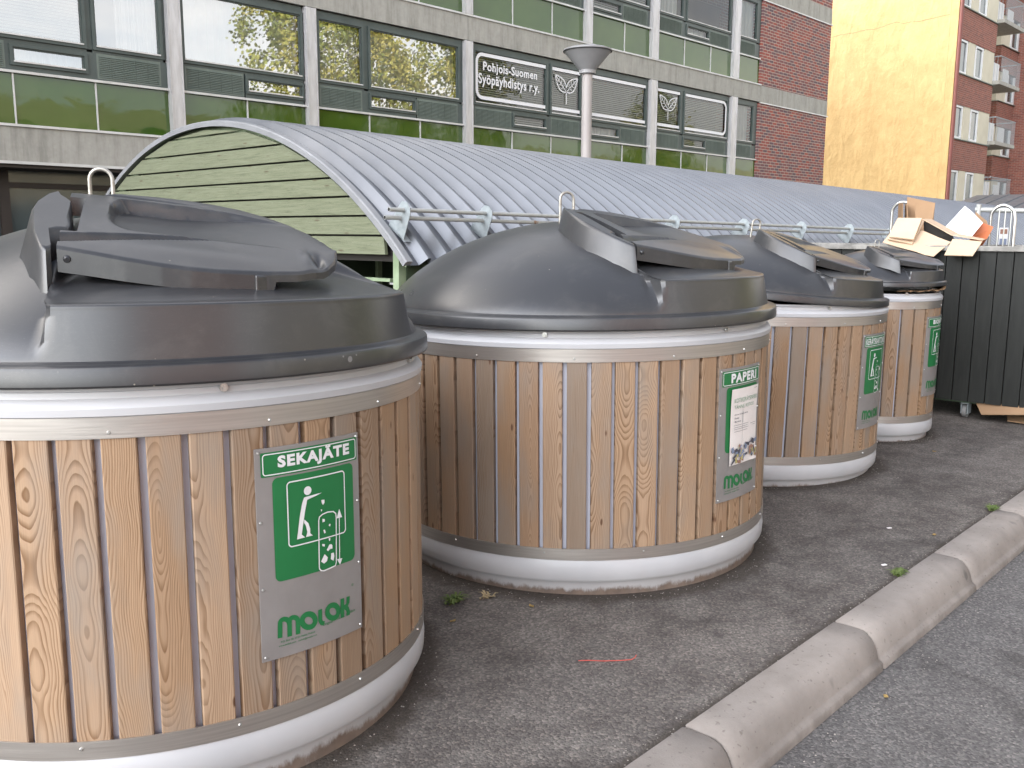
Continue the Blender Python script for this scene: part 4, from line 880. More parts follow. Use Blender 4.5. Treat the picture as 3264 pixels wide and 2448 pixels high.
for fl_ in range(3):
    zb = 3.06+3.32*fl_
    # concrete band below this floor, with panel joints, and white sill
    cuts = [-25, -12, -.6, 3.87, 15.78, 23.32, 29.62, 34.85]; sw = sorted(set(cuts))
    for a, b in zip(sw[:-1], sw[1:]):
        ob(MB().box(a+.006, b-.006, YF-.07 if a < 29 else YF-.065, YF+.3, zb-.56, zb-.02), 'concrete_band', M_conc)
    ob(MB().box(-25, 29.66, YF-.10, YF+.04, zb-.019, zb+.02), 'sill_trim', M_trim)
    ob(MB().box(29.67, 34.92, YF-.085, YF-.01, zb-.60, zb-.562), 'sill_trim', M_trim)
    ob(MB().box(-25, 29.6, YF-.055, YF+.05, zb+.815, zb+.855), 'sill_trim', M_trim)
    ob(MB().box(29.62, 34.85, YF-.05, YF+.3, zb-.0195, zb+2.72), 'brick_wall', M_brick)
    for ci, (a, b) in enumerate(cols_):
        c = MB().box(a, a+.022, YF-.12, YF+.05, zb+.021, zb+2.74); c.box(b-.022, b, YF-.12, YF+.05, zb+.021, zb+2.74); c.box(a+.022, b-.022, YF-.105, YF+.05, zb+.021, zb+2.74)
        ob(c, 'column', M_colm)
    for bi, (x0, x1, wins, smalls, vents, divs) in enumerate(bays):
        xs = [x0]+divs+[x1]
        for i in range(len(xs)-1):
            a, b = xs[i]+(.012 if i else 0), xs[i+1]-(.012 if i < len(xs)-2 else 0)
            t1, t2 = rnd.uniform(-.004, .004), rnd.uniform(-.004, .004)
            p = MB(); p.quad((a, YF+t1, zb+.02), (b, YF+t2, zb+.02), (b, YF+.012+t2, zb+.815), (a, YF+.012+t1, zb+.815)); ob(p, 'glass_panel', M_spand)
            if i: ob(MB().box(xs[i]-.012, xs[i]+.012, YF-.018, YF+.03, zb+.02, zb+.815), 'panel_joint', M_trim)
        for wi, (a, b) in enumerate(wins):
            kind = blind_type.get((fl_, bi, wi)) or rnd.choice(['sheer', 'none', 'blind', 'white'])
            window(a, b, zb+1.40, zb+2.58, kind)
        for (a, b) in smalls: window(a, b, zb+.99, zb+1.22, 'sheer' if (fl_+bi) % 2 else 'blind', .05)
        for (a, b) in vents: vent(a, b, zb+.885, zb+1.30)
        # flat dark green infill behind everything
        f = MB(); f.box(x0, x1, YF+.061, YF+.08, zb+.86, zb+1.36) if False else None
        e = MB()
        def strip(a, b, z0, z1):
            if b-a > .03: e.box(a, b, YF+.002, YF+.05, z0, z1)
        pw = sorted(wins); edges = [x0]+[q for w_ in pw for q in (w_[0]-.055, w_[1]+.055)]+[x1]
        for q in range(0, len(edges), 2): strip(edges[q], edges[q+1], zb+1.345, zb+2.74)
        for (a, b) in pw: strip(a-.055, b+.055, zb+2.635, zb+2.74)
        for (a, b) in pw: strip(a-.055, b+.055, zb+1.302, zb+1.345)
        items = sorted([(a-.05, b+.05) for a, b in smalls]+vents); edges = [x0]+[q for w_ in items for q in w_]+[x1]
        for q in range(0, len(edges), 2): strip(edges[q], edges[q+1], zb+.856, zb+1.302)
        for (a, b) in vents: strip(a, b, zb+.856, zb+.885)
        for (a, b) in smalls: strip(a-.05, b+.05, zb+.856, zb+.94); strip(a-.05, b+.05, zb+1.27, zb+1.302)
        ob(e, 'window_surround', M_frame)
    ob(MB().box(-25, -.7, YF+.0, YF+.3, zb+.02, zb+2.74), 'side_wall', M_conc)
    ob(MB().box(-.7, 29.6, YF+1.6, YF+1.65, zb-.3, zb+2.74), 'room_wall', M_room)
    ob(MB().box(-.7, 29.6, YF+.30, YF+1.6, zb-.10, zb-.05), 'room_floor', M_room)
ob(MB().box(-25, 34.9, YF-.07, YF+13.5, 3.06+3.32*3-.56, 13.1), 'parapet', M_conc)
ob(MB().box(-25, 34.84, YF+1.8, YF+13.5, 2.6, 12.9), 'rear_block', M_brick)
ob(MB().box(-25, 34.9, YF-.075, YF-.02, 2.455, 2.50), 'sill_trim', M_trim)
# ground floor: soffit, recessed dark glazing
ob(MB().box(-25, 34.8, YF-.0, YF+.8, 2.40, 2.45), 'soffit', M_brown)
gf = MB().box(-25, 34.8, YF+.69, YF+.82, 2.11, 2.20).box(-25, 34.8, YF+.69, YF+.82, 0, .5)
for x in (-3.3, .2, 3.9, 5.62, 9.4, 13.2, 17, 21, 25, 29, 33): gf.box(x, x+.16, YF+.68, YF+.83, 0, 2.4)
ob(gf, 'ground_floor_frame', M_brown)
ob(MB().quad((-25, YF+.76, .5), (34.8, YF+.76, .5), (34.8, YF+.76, 2.4), (-25, YF+.76, 2.4)), 'shop_glass', M_dwin)
# white window film: rounded frame, text, leaf emblem
fm = MB(); yf = YF-.004-.012
def strip2(pts_out, pts_in):
    vs = []; [vs.extend([(a[0], yf, a[1]), (b[0], yf, b[1])]) for a, b in zip(pts_out, pts_in)]
    fm.add(vs, [(2*i, 2*i+1, 2*i+3, 2*i+2) for i in range(len(pts_out)-1)])
zt, zbm, th = 5.62, 4.545, .082
def corner(cx, cz, r, a0, a1, n=8): return [(cx+r*math.cos(R(a0+(a1-a0)*i/n)), cz+r*math.sin(R(a0+(a1-a0)*i/n))) for i in range(n+1)]
ro, ri = .22, .14
xo = 16.075
strip2([(18.60, zt)]+corner(xo+ro, zt-ro, ro, 90, 180)+corner(xo+ro, zbm+ro, ro, 180, 270)+[(18.60, zbm)], [(18.60, zt-th)]+corner(xo+ro, zt-ro, ri, 90, 180)+corner(xo+ro, zbm+ro, ri, 180, 270)+[(18.60, zbm+th)])
for (a, b) in ((18.86, 20.0), (20.52, 23.02), (23.64, 24.82)):
    for z in (zt-th, zbm): strip2([(a, z+th), (b, z+th)], [(a, z), (b, z)])
xe = 27.58
strip2([(25.13, zt)]+corner(xe-ro, zt-ro, ro, 90, 0)+corner(xe-ro, zbm+ro, ro, 0, -90)+[(25.13, zbm)], [(25.13, zt-th)]+corner(xe-ro, zt-ro, ri, 90, 0)+corner(xe-ro, zbm+ro, ri, 0, -90)+[(25.13, zbm+th)])
for (s, x0, x1, z0, z1) in (('Pohjois-Suomen', 16.33, 18.27, 5.155, 5.43), ('Syöpäyhdistys r.y.', 16.17, 18.36, 4.835, 5.15)):
    tv, tf = fit(text2d(s, 1, .022), x0, x1, z0, z1); fm.add([(a, yf, b) for a, b in tv], [tuple(f) for f in tf])
def leafemb(cx, sc_):
    def st(pts, wd=.028):
        n = len(pts); q = []
        for i in range(n):
            a, b = pts[max(i-1, 0)], pts[min(i+1, n-1)]; dx, dz = b[0]-a[0], b[1]-a[1]; l = math.hypot(dx, dz) or 1
            q += [(pts[i][0]-dz/l*wd/2, yf, pts[i][1]+dx/l*wd/2), (pts[i][0]+dz/l*wd/2, yf, pts[i][1]-dx/l*wd/2)]
        fm.add(q, [(2*i, 2*i+1, 2*i+3, 2*i+2) for i in range(n-1)])
    st([(cx, 4.74), (cx, 5.05)])
    for sgn in (-1, 1):
        tip = (cx+sgn*.46*sc_, 5.44); b0 = (cx, 5.05)
        ax = (tip[0]-b0[0], tip[1]-b0[1]); nx = (-ax[1], ax[0])
        for s2 in (-1, 1):
            st([(b0[0]+ax[0]*t+nx[0]*s2*.30*math.sin(PI*t**.8)*.8, b0[1]+ax[1]*t+nx[1]*s2*.30*math.sin(PI*t**.8)*.8) for t in [i/10 for i in range(11)]])
        st([b0, (b0[0]+ax[0]*.95, b0[1]+ax[1]*.95)], .018)
        for t in (.25, .45, .65):
            for s2 in (-1, 1): st([(b0[0]+ax[0]*t, b0[1]+ax[1]*t), (b0[0]+ax[0]*(t+.12)+nx[0]*s2*.17, b0[1]+ax[1]*(t+.12)+nx[1]*s2*.17)], .014)
leafemb(19.44, 1); leafemb(24.2, 1)
ob(fm, 'window_lettering', M_film)

# ------------------------------------------------------------------ ochre / brick apartment block
XG, YG = 44.0, 14.78
ap = thing('apartment_block', 'tall apartment block with sunlit ochre end wall and red brick balcony front', 'building', (XG, YG, 0))
def oa(mb, name, M, par=ap, **k):
    mb.v = [(x-XG, y-YG, z) for (x, y, z) in mb.v]; return mb.build(name, M, par, **k)
oa(MB().box(XG, XG+.35, YG+.32, 34, 0, 20), 'end_wall', M_gold)
oa(MB().box(XG, XG+.12, YG-.02, YG+.315, 0, 20), 'wall_corner', M_gold)
rq = random.Random(6); ck = [(XG-.002, YG+.35+i*.33, 10.82-.012*i+.035*rq.uniform(-1, 1)+(.10 if i in (7, 8) else 0)) for i in range(36)]
oa(MB().tube(ck, .006, 4), 'crack', M_downp)
dp = MB(); dp.tube([(XG-.02+.10, YG-.10, 0), (XG+.08, YG-.10, 20)], .085, 12); oa(dp, 'downpipe', M_downp, smooth=True)
sills = [2.79, 5.62, 8.43, 11.24, 14.05, 16.86]
oa(MB().box(XG+.35, 62, YG+3.0, 34, 0, 20), 'core_block', M_cream)
for i, z in enumerate(sills):
    z0 = (sills[i-1]+1.48) if i else 0
    oa(MB().box(XG+.125, 49.45, YG, YG+.34, z0, z-.03), 'brick_wall', M_brick2)
    oa(MB().box(XG+.10, 49.55, YG-.07, YG+.3, z-.028, z+.012), 'sill_trim', M_vent)
    oa(MB().box(XG+.125, 49.4, YG+.12, YG+.4, z+.0125, z+1.479), 'cream_panel', M_cream)
    oa(MB().box(45.75, 46.6, YG+.02, YG+.119, z+.0125, z+1.479), 'cream_panel', M_cream)
    oa(MB().box(47.9, 49.4, YG+.02, YG+.119, z+.0125, z+1.479), 'cream_panel', M_cream)
    for (a, b) in ((44.38, 45.60), (46.72, 47.80)):
        w_ = MB(); w_.box(a, a+.11, YG+.02, YG+.118, z+.02, z+1.46); w_.box(b-.11, b, YG+.02, YG+.118, z+.02, z+1.46); w_.box(a+.11, b-.11, YG+.02, YG+.118, z+.02, z+.12); w_.box(a+.11, b-.11, YG+.02, YG+.118, z+1.37, z+1.46)
        wo = oa(w_, 'window', M_wframe); oa(MB().quad((a+.11, YG+.08, z+.12), (b-.11, YG+.08, z+.12), (b-.11, YG+.08, z+1.37), (a+.11, YG+.08, z+1.37)), 'pane', M_dwin, wo)
    YS = YG+1.2
    oa(MB().box(49.455, 54.4, YS+.4, YS+.8, z-1.9 if i else 0, z+.91), 'loggia_wall', M_cream)
    oa(MB().box(49.455, 49.6, YG+.345, YS+.4, z-1.9 if i else 0, z+.91), 'loggia_wall', M_cream)
    if i < 5:
        zz = z+.22
        bal = oa(MB().box(49.46, 52.7, YG-.30, YS+.39, zz-.17, zz), 'balcony', M_conc)
        r_ = MB()
        r_.tube([(49.50, YG+1.0, zz+1.12), (49.50, YG-.27, zz+1.12), (52.65, YG-.27, zz+1.12), (52.65, YG+1.0, zz+1.12)], .025, 6)
        for k in range(27): r_.tube([(49.50+k*.12, YG-.27, zz), (49.50+k*.12, YG-.27, zz+1.1)], .009, 4)
        for k in range(9): r_.tube([(49.50, YG-.27+k*.14, zz), (49.50, YG-.27+k*.14, zz+1.1)], .009, 4)
        oa(r_, 'railing', M_galv, bal)
        oa(MB().box(49.9, 50.9, YG+.20, YG+.23, zz+.005, zz+.95), 'balcony_panel', M_wframe, bal)
        oa(MB().box(51.6, 52.5, YG+.20, YG+.23, zz+.005, zz+.85), 'balcony_panel', M_wframe, bal)
        oa(MB().box(50.2, 51.1, YS+.33, YS+.395, zz+.02, zz+2.05), 'balcony_door', M_wframe)
    zq = z-.1
    oa(MB().box(54.4, 57.38, YS, YS+.8, (sills[i-1]+1.46) if i else 0, zq), 'brick_wall', M_brick2)
    oa(MB().box(54.4, 55.9, YS+.06, YS+.5, zq+.03, zq+1.54), 'cream_panel', M_cream)
    oa(MB().box(54.35, 57.4, YS-.08, YS+.4, zq+.002, zq+.028), 'sill_trim', M_vent)
    w_ = MB().box(55.9, 56.1, YS+.0, YS+.12, zq+.03, zq+1.5).box(57.1, 57.3, YS+.0, YS+.12, zq+.03, zq+1.5).box(56.1, 57.1, YS+.0, YS+.12, zq+.03, zq+.14)
    wo = oa(w_, 'window', M_wframe); oa(MB().quad((56.1, YS+.08, zq+.14), (57.1, YS+.08, zq+.14), (57.1, YS+.08, zq+1.5), (56.1, YS+.08, zq+1.5)), 'pane', M_dwin, wo)
oa(MB().box(57.4, 70, YG-2.0, YG+5.0, 0, 20), 'brick_wing', M_brick2)
# far roof canopy
cn = thing('canopy', 'low grey metal canopy roof in front of the brick apartment block', 'canopy', (27, 6, 0))
c = MB(); n = 18
for i in range(n):
    y0_, y1_ = -5+i*.46, -5+(i+1)*.46
    c.add([(0, y0_, 2.02), (0, y1_, 2.02), (3.4, y1_, 2.55), (3.4, y0_, 2.55)], [(0, 1, 2, 3)]); c.add([(3.4, y0_, 2.55), (3.4, y1_, 2.55), (6.8, y1_, 2.02), (6.8, y0_, 2.02)], [(0, 1, 2, 3)])
    c.slab([(0, y0_-.012, 2.02), (0, y0_+.012, 2.02), (3.4, y0_+.012, 2.55), (3.4, y0_-.012, 2.55)], (0, 0, .03))
c.build('roof', M_roof, cn); MB().box(.1, 6.7, -4.9, 3.2, 1.92, 2.0).build('soffit', M_dark, cn)
MB().box(-.03, .0, -5.0, 3.28, 1.90, 2.04).build('fascia', M_trim, cn)
for x, y in ((.2, -4.8), (.2, -1.0), (.2, 3.0), (6.6, -4.8), (6.6, 3.0)): MB().box(x-.06, x+.06, y-.06, y+.06, 0, 1.92).build('post', M_wframe, cn)

# ------------------------------------------------------------------ wheeled black timber box
WX = 7.45
wb = thing('wheeled_bin', 'large black board-clad waste box on castors heaped with flattened cardboard', 'wheeled bin', (WX, 2.9, 0))
bdm = MB(); y = -2.1; rnd = random.Random(9)
while y < 1.55:
    wdb = .118; j = rnd.uniform(-.003, .003); bdm.box(j, .022+j, y+.004, y+wdb-.004, .135, 1.272); y += wdb
bdm.box(.0225, .035, -2.1, 1.6, .14, 1.26)
for k in range(8): bdm.box(.04+k*.12, .04+k*.12+.112, -2.122, -2.1, .135, 1.272); bdm.box(.04+k*.12, .04+k*.12+.112, 1.6, 1.622, .135, 1.272)
bdm.box(1.0, 1.02, -2.1, 1.6, .135, 1.27)
bdm.build('board_cladding', M_bwood, wb)
MB().box(-.025, .045, -2.14, 1.64, 1.273, 1.312).build('cap_rail', M_cap, wb, bevel=.004)
MB().box(.98, 1.04, -2.14, 1.64, 1.273, 1.312).build('cap_rail', M_cap, wb, bevel=.004)
MB().box(.03, 1.0, -2.08, 1.58, .12, .15).build('floor_plate', M_dgwood, wb)
for (x, y) in ((.10, -.65), (.10, 1.35), (.9, -.65), (.9, 1.35), (.10, -1.95), (.9, -1.95)):
    fk = MB().box(x-.04, x+.04, y-.03, y+.03, .105, .122).box(x-.05, x+.03, y-.026, y-.020, .03, .106).box(x-.05, x+.03, y+.020, y+.026, .03, .106)
    cs = fk.build('castor', M_galv, wb); MB().tube([(x-.012, y-.015, .048), (x-.012, y+.015, .048)], .048, 20).build('wheel', M_wheel, cs)
ft = MB().box(-.03, .03, -.13, -.10, 0, .14).box(-.06, .06, -.17, -.06, .0, .008).tube([(0, -.15, .008), (0, -.15, .05)], .006, 8)
ft.build('foot', M_galv, wb)
# ---- cardboard
def sheet(name, pts, th, M, label, cat, group='cardboard heaped on the black box', extra=None, nrm=None):
    P_ = [Vector(p) for p in pts]; nn = (P_[1]-P_[0]).cross(P_[2]-P_[0]).normalized(); mb = MB(); mb.slab(P_, nn*th)
    if extra: extra(mb)
    return tag(mb.build(name, M), label, cat, group)
def bent(name, rowsA, rowsB, M, label, cat, th=.005, group='cardboard heaped on the black box'):
    A = [Vector(a) for a in rowsA]; B = [Vector(b) for b in rowsB]; mb = MB(); n = len(A); vs = []; m = 8
    for i in range(n):
        for j in range(m+1):
            q = A[i].lerp(B[i], j/m); q.z += .006*noise.noise(q*9); q.x += .006*noise.noise(q*7+Vector((5, 0, 0))); vs.append(q)
    k = n*(m+1); vs2 = [v+Vector((th, 0, -th*.6)) for v in vs]
    f = [(i*(m+1)+j, i*(m+1)+j+1, (i+1)*(m+1)+j+1, (i+1)*(m+1)+j) for i in range(n-1) for j in range(m)]
    f2 = [tuple(x+k for x in q[::-1]) for q in f]; ed = []
    for i in range(n-1): ed += [(i*(m+1), (i+1)*(m+1), (i+1)*(m+1)+k, i*(m+1)+k), (i*(m+1)+m, i*(m+1)+m+k, (i+1)*(m+1)+m+k, (i+1)*(m+1)+m)]
    for j in range(m): ed += [(j, j+k, j+1+k, j+1), ((n-1)*(m+1)+j, (n-1)*(m+1)+j+1, (n-1)*(m+1)+j+1+k, (n-1)*(m+1)+j+k)]
    mb.add(vs+vs2, f+f2+ed); return tag(mb.build(name, M, smooth=True, sangle=35), label, cat, group)
sheet('cardboard', [(8.0, 2.985, 1.703), (8.02, 2.763, 1.65), (8.0, 2.76, 1.4), (7.98, 2.968, 1.4)], .006, M_cardd, 'tall brown cardboard piece standing upright, its slanting top edge highest in the heap', 'cardboard')
sheet('cardboard', [(7.9, 2.876, 1.649), (7.94, 2.734, 1.649), (7.9, 2.74, 1.38), (7.88, 2.857, 1.38)], .006, M_cardd, 'brown cardboard piece with a fold line leaning in front of the tallest one', 'cardboard')
sheet('cardboard', [(8.03, 3.065, 1.652), (7.9, 2.98, 1.647), (7.9, 2.967, 1.38), (8.03, 3.057, 1.38)], .006, M_cardd, 'narrow brown cardboard strip seen edge-on at the left end of the heap', 'cardboard')
sheet('cardboard', [(8.05, 3.019, 1.647), (7.88, 2.94, 1.636), (7.88, 2.906, 1.38), (8.05, 3.004, 1.38)], .006, M_cardd, 'second brown strip leaning against the tallest upright piece', 'cardboard')
sheet('flattened_carton', [(7.62, 2.901, 1.516), (7.6, 2.706, 1.512), (7.4, 2.686, 1.348), (7.41, 2.879, 1.368)], -.012, M_card, 'flat pale folded carton lying tilted on top of the big bent sheet', 'cardboard')
sheet('flattened_carton', [(7.63, 2.918, 1.493), (7.62, 2.696, 1.493), (7.41, 2.699, 1.314), (7.42, 2.898, 1.352)], -.010, M_card, 'folded carton lying directly under the topmost pale one', 'cardboard')
bent('cardboard_sheet', [(7.62, 2.922, 1.453), (7.6, 2.822, 1.441), (7.59, 2.736, 1.431), (7.58, 2.68, 1.422), (7.54, 2.554, 1.374), (7.48, 2.438, 1.337)], [(7.4, 2.929, 1.333), (7.38, 2.82, 1.302), (7.35, 2.699, 1.273), (7.34, 2.646, 1.263), (7.33, 2.572, 1.241), (7.32, 2.503, 1.23)], M_card, 'big pale cardboard sheet bent over the cap rail of the black box', 'cardboard')
ob_ = thing('open_carton', 'open carton lying on its side with a dark mouth, in the middle of the heap', 'carton', (7.6, 2.6, 1.36), 0, 'cardboard heaped on the black box')
def oc(name, pts, M, th=.006):
    P_ = [Vector(p)-Vector((7.6, 2.6, 1.36)) for p in pts]; nn = (P_[1]-P_[0]).cross(P_[2]-P_[0]).normalized(); MB().slab(P_, nn*th).build(name, M, ob_)
oc('top_flap', [(7.62, 2.708, 1.515), (7.86, 2.725, 1.517), (7.8, 2.496, 1.405), (7.56, 2.462, 1.392)], M_card)
oc('long_flap', [(7.56, 2.462, 1.392), (7.8, 2.496, 1.403), (7.72, 2.265, 1.361), (7.52, 2.224, 1.355)], M_card)
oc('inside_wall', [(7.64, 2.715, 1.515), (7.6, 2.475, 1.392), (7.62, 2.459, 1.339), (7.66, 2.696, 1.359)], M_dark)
oc('front_flap', [(7.48, 2.428, 1.361), (7.47, 2.214, 1.345), (7.31, 2.224, 1.242), (7.3, 2.42, 1.244)], M_card)
wx = MB(); wq = [Vector(p) for p in [(7.98, 2.461, 1.575), (7.8, 2.541, 1.404), (7.78, 2.395, 1.368), (7.95, 2.362, 1.486)]]; wx.slab(wq, (.14, .10, .05)); a_ = (wq[0]+wq[1])/2; b_ = (wq[3]+wq[2])/2; nn_ = (wq[1]-wq[0]).cross(wq[2]-wq[0]).normalized()
if nn_.x > 0: nn_ = -nn_
wo_ = wx.build('white_carton', M_cardw); tag(wo_, 'white carton tipped up on its corner beside the orange one', 'carton', 'cardboard heaped on the black box')
dd_ = (wq[1]-wq[0]).normalized()*.0025
MB().slab([a_-dd_+nn_*.001, a_+dd_+nn_*.001, b_+dd_+nn_*.001, b_-dd_+nn_*.001], nn_*.001).build('tape_line', M_inkb, wo_)
sheet('orange_carton', [(8.05, 2.392, 1.487), (8.08, 2.32, 1.455), (7.98, 2.331, 1.361), (7.95, 2.447, 1.36)], .10, M_cardo, 'orange printed carton wedged under the white one', 'carton')
sheet('cardboard', [(8.15, 2.486, 1.579), (8.15, 2.394, 1.503), (8.1, 2.343, 1.4), (8.1, 2.445, 1.4)], .006, M_cardd, 'dark brown flap standing behind the white carton', 'cardboard')
sheet('cardboard', [(7.5, 2.183, 0.15), (7.42, 2.1, 0.052), (7.42, 1.55, 0.125), (7.5, 1.5, 0.165)], .006, M_cardd, 'brown cardboard hanging down under the bottom edge of the black box', 'cardboard')
sheet('cardboard', [(7.86, 2.06, 0.1), (7.5, 1.94, 0.014), (7.48, 1.5, 0.008), (7.86, 1.5, 0.1)], .006, M_cardd, 'brown cardboard lying on the asphalt beneath the black box', 'cardboard')
def cage(x, y, dx, ys, zt, label, extra=False):
    t = thing('roll_cage', label, 'roll cage', (x, y, 0), 0, 'steel roll cages behind the black box')
    y0, y1 = ys; r = .10
    pts = [(0, y1, .12), (0, y1, zt-r)]+[(0, y1-r+r*math.cos(R(a)), zt-r+r*math.sin(R(a))) for a in range(15, 91, 15)]+[(0, y0+r*.4, zt-.02), (0, y0+.01, zt-.05), (0, y0, zt-.12), (0, y0, .12)]
    MB().tube(pts, .0135, 10).build('frame', M_steel, t, smooth=True)
    n = 4
    for k in range(1, n):
        yy = y1+(y0-y1)*(k+.35)/n; MB().tube([(0, yy, .2), (0, yy, zt-.03)], .0055, 8).build('bar', M_steel, t, smooth=True)
    for z in (.2, .7, 1.15): MB().tube([(0, y0, z), (0, y1, z)], .005, 6).build('cross_wire', M_steel, t)
    MB().box(-.02, dx, y0, y1, .14, .17).build('base', M_galv, t)
    for yy in (y0+.04, y1-.04):
        for xx in (.04, dx-.04):
            c_ = MB().box(xx-.025, xx+.025, yy-.02, yy+.02, .09, .14).build('castor', M_galv, t); MB().tube([(xx, yy-.014, .05), (xx, yy+.014, .05)], .05, 16).build('wheel', M_rubber, c_)
    return t
rc = cage(8.42, 2.36, .60, (-.10, .085), 1.635, 'steel roll cage with arched bars behind the right end of the cardboard heap')
cage(8.9, 2.95, .55, (.14, .50), 1.69, 'steel roll cage behind the heap, only its left upright and corner showing')
nb_ = MB().box(8.60, 8.605, 2.352, 2.42, 1.20, 1.452); nb = tag(nb_.build('price_notice', M_swhite), 'faded paper card hanging on the arched roll cage', 'notice')
MB().box(8.595, 8.5995, 2.358, 2.412, 1.40, 1.44).build('printed_band', M_inkr, nb)
MB().box(8.595, 8.5995, 2.358, 2.412, 1.26, 1.36).build('printed_block', M_inkb, nb)
ra = thing('pipe_barrier', 'grey pipe rail crossing behind the roll cages', 'barrier', (9.0, 2.5, 0))
MB().tube([(0, .25, 1.615), (.35, -.9, 1.575)], .022, 10).build('rail', M_pipe, ra, smooth=True)
MB().tube([(0, .22, 0), (0, .22, 1.66)], .022, 10).build('post', M_pipe, ra, smooth=True)
MB().tube([(.33, -.85, 0), (.33, -.85, 1.60)], .022, 10).build('post', M_pipe, ra, smooth=True)

# ------------------------------------------------------------------ small litter, weeds
st = MB(); st.tube([(2.246, 1.80, .003), (2.27, 1.775, .004), (2.30, 1.74, .003), (2.34, 1.70, .004), (2.37, 1.675, .005), (2.385, 1.672, .008), (2.397, 1.675, .012)], .0016, 6)
tag(st.build('string', M_red, smooth=True), 'short piece of thin red string lying on the asphalt', 'string')
def weed(x, y, n, s, M, label, seed):
    r_ = random.Random(seed); mb = MB()
    for i in range(n):
        a = r_.uniform(0, 2*PI); l = r_.uniform(.5, 1)*s; dx, dy = math.cos(a), math.sin(a); bx_, by_ = x+r_.uniform(-.03, .03)*s*20, y+r_.uniform(-.012, .012)
        wd = .0035; p0 = Vector((bx_, by_, 0)); p1 = p0+Vector((dx*l*.5, dy*l*.5, l*.45)); p2 = p0+Vector((dx*l, dy*l, l*.35))
        sd = Vector((-dy, dx, 0))*wd
        mb.add([p0-sd, p0+sd, p1+sd*1.4, p1-sd*1.4, p2], [(0, 1, 2, 3), (3, 2, 4)])
    tag(mb.build('weed', M), label, 'weed', 'weeds in the pavement cracks')
weed(3.78, 1.335, 60, .045, M_leafg, 'green moss tuft by the kerb, nearest of the two at the kerb edge', 1)
weed(5.04, 1.335, 50, .05, M_leafg, 'small grass tuft at the kerb edge, farther from the camera', 2)
weed(2.30, 2.46, 60, .055, M_leafg, 'ragged weeds in the gap between the two nearest containers', 3)
weed(2.42, 2.40, 16, .04, M_dry, 'dry straw stems beside the foot of the second container', 5)
for k, (x, y, sx_) in enumerate(((3.83, 1.42, .022), (4.35, 1.60, .02), (3.75, .80, .02))):
    z = 0 if y > 1.3 else -.12
    mb = MB(); mb.slab([(x, y, z+.002), (x+sx_, y-.01, z+.002), (x+sx_*1.1, y, z+.003), (x+.004, y+.010, z+.003)], (0, 0, .003))
    tag(mb.build('litter_scrap', M_paper), ['tiny white scrap beside the moss tuft at the kerb', 'small round pale scrap on the pavement past the second container', 'slim pale scrap on the road below the kerb'][k], 'litter')

gr = MB(); r_ = random.Random(77)
spots_ = []
for k in range(420): spots_.append((r_.uniform(1.0, 9.0), KB+abs(r_.gauss(0, .035))+.006, 0.001))
for k in range(420): spots_.append((r_.uniform(1.5, 9.0), 1.118-abs(r_.gauss(0, .05)), -.119))
for (cx, cy, rr) in ((1.3047, 2.722, .80), (3.3281, 2.7037, .86), (5.2253, 2.8794, .79), (6.5377, 2.6168, .42)):
    for k in range(170): a_ = r_.uniform(-PI, .4); q_ = rr+abs(r_.gauss(0, .035)); spots_.append((cx+q_*math.cos(a_), cy+q_*math.sin(a_), .001))
for k in range(260): spots_.append((r_.uniform(1.6, 7.5), r_.uniform(1.35, 3.2), .001))
for k in range(160): spots_.append((r_.uniform(2.2, 7.5), r_.uniform(.1, 1.05), -.119))
for (x, y, z) in spots_:
    s_ = r_.uniform(.0012, .0038); a_ = r_.uniform(0, PI); c_, d_ = math.cos(a_)*s_, math.sin(a_)*s_; h_ = s_*r_.uniform(.5, 1.1)
    gr.add([(x+c_, y+d_, z), (x-d_, y+c_, z), (x-c_, y-d_, z), (x+d_, y-c_, z), (x+c_*.2, y, z+h_)], [(0, 1, 4), (1, 2, 4), (2, 3, 4), (3, 0, 4)])
M_grit = mat('pale_grit', (.3, .28, .26), 0.85, build=mottled((0.10, 0.09, 0.08), (0.42, 0.38, 0.34), 11))
go_ = tag(gr.build('grit', M_grit), 'loose grit scattered over the asphalt and gathered along the kerb', 'grit'); go_['kind'] = 'stuff'
M_dleaf = mat('dead_leaf', (.25, .17, .06), 0.8, build=mottled((0.16, 0.10, 0.04), (0.40, 0.28, 0.09), 9))
for k, (x, y, z, lb) in enumerate(((2.16, 2.33, 0, 'small yellow-brown leaf on the asphalt beside the nearest container'), (2.47, 2.20, 0, 'curled brown leaf in front of the second container'), (4.42, 1.40, 0, 'dry leaf against the back of the kerb'), (2.95, 1.06, -.12, 'dry leaf on the road at the foot of the kerb'), (6.15, 2.02, 0, 'dry leaf near the smallest container'))):
    mb = MB(); a_ = k*1.3; c_, d_ = math.cos(a_), math.sin(a_); q_ = [(0, 0, .004), (.008, .007, .007), (.020, .008, .003), (.030, 0, .008), (.020, -.008, .004), (.008, -.007, .008)]
    mb.add([(x+c_*p[0]-d_*p[1], y+d_*p[0]+c_*p[1], z+p[2]) for p in q_], [(0, 1, 2, 3), (0, 3, 4, 5)]); tag(mb.build('leaf', M_dleaf), lb, 'leaf')
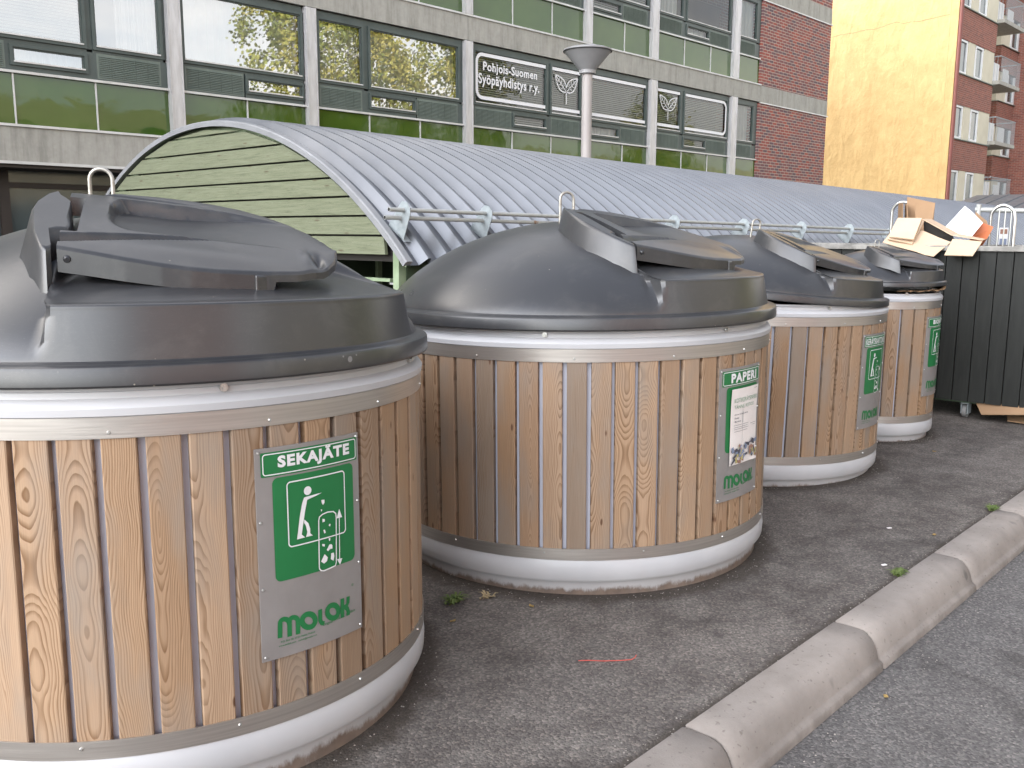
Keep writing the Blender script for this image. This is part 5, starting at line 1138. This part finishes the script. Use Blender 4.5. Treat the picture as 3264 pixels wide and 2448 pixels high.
# ------------------------------------------------------------------ what stands across the street (seen only in the glass)
opp = thing('opposite_building', 'long beige panel building across the street, mirrored in the office windows', 'building', (20, -24, 0))
bb = MB()
for i in range(3): bb.box(-10, 100, -8, 0, 3.3*i+1.9, 3.3*i+3.3)
bb.box(-10, 100, -8, -.3, 0, 9.9); bb.build('wall', M_beige, opp)
gl = MB()
for i in range(3):
    for k in range(33):
        x = -9.6+k*3.3; gl.box(x, x+2.4, -.28, -.22, 3.3*i+.6, 3.3*i+1.88)
gl.build('window_band', M_dwin, opp)
tb = thing('red_tower', 'terracotta block with white balconies across the street, mirrored at the far left', 'building', (-4, -20, 0))
t_ = MB().box(-8, 6, -9, 0, 0, 19); t_.build('wall', M_terra, tb)
for i in range(6): MB().box(-6, 4.5, .0, .9, 3.0*i+1.2, 3.0*i+2.3).build('balcony', M_wframe, tb)
def tree(x, y, h, rad, seed, label):
    r_ = random.Random(seed); t = thing('birch_tree', label, 'tree', (x, y, -.1), 0, 'birches across the street')
    MB().tube([(0, 0, 0), (.1, .05, h*.35), (-.05, .1, h*.7), (.05, 0, h*.95)], .22, 10, r1=.04).build('trunk', M_bark, t, smooth=True)
    br = MB()
    for i in range(16):
        z = h*r_.uniform(.3, .85); a = r_.uniform(0, 2*PI); l = rad*r_.uniform(.5, .95); br.tube([(0, 0, z), (math.cos(a)*l*.5, math.sin(a)*l*.5, z+l*.4), (math.cos(a)*l, math.sin(a)*l, z+l*.25)], .06, 5, r1=.015)
    br.build('limb', M_bark, t)
    cr = MB(); cr.col = {}
    cl = []
    for i in range(115):
        z = h*r_.uniform(.28, 1.0); q = (z/h-.28)/.72; rr = rad*math.sin(PI*min(1, .18+q*.80))**.7; a = r_.uniform(0, 2*PI); d = rr*math.sqrt(r_.random())
        cl.append((Vector((math.cos(a)*d, math.sin(a)*d, z)), r_.uniform(.5, .95), r_.random()))
    for c, s, tn in cl:
        for k in range(105):
            p = c+Vector((r_.gauss(0, s*.42), r_.gauss(0, s*.42), r_.gauss(-s*.25, s*.7)))
            a = Vector((r_.gauss(0, 1), r_.gauss(0, 1), r_.gauss(0, 1))).normalized()*.10; b = a.orthogonal().normalized()*.085
            o = len(cr.v); cr.add([p-a, p+b, p+a, p-b], [(0, 1, 2, 3)])
            v = min(1, max(0, tn*.6+r_.uniform(0, .4)))
            for j in range(4): cr.col[o+j] = (v, v, v)
    cr.build('crown', M_birch, t)
for i, (x, y, h, rd, lb) in enumerate(((29.5, -11, 15.5, 3.2, 'tall golden birch nearest the office windows across the street'), (35.5, -12.5, 14, 3.0, 'second golden birch across the street, slightly shorter'), (42, -11.5, 15, 3.3, 'third birch along the far kerb, broad crown'), (66, -13, 12.5, 3.0, 'last birch along the far kerb, standing alone beyond the others'))):
    tree(x, y, h, rd*1.25, 40+i, lb)
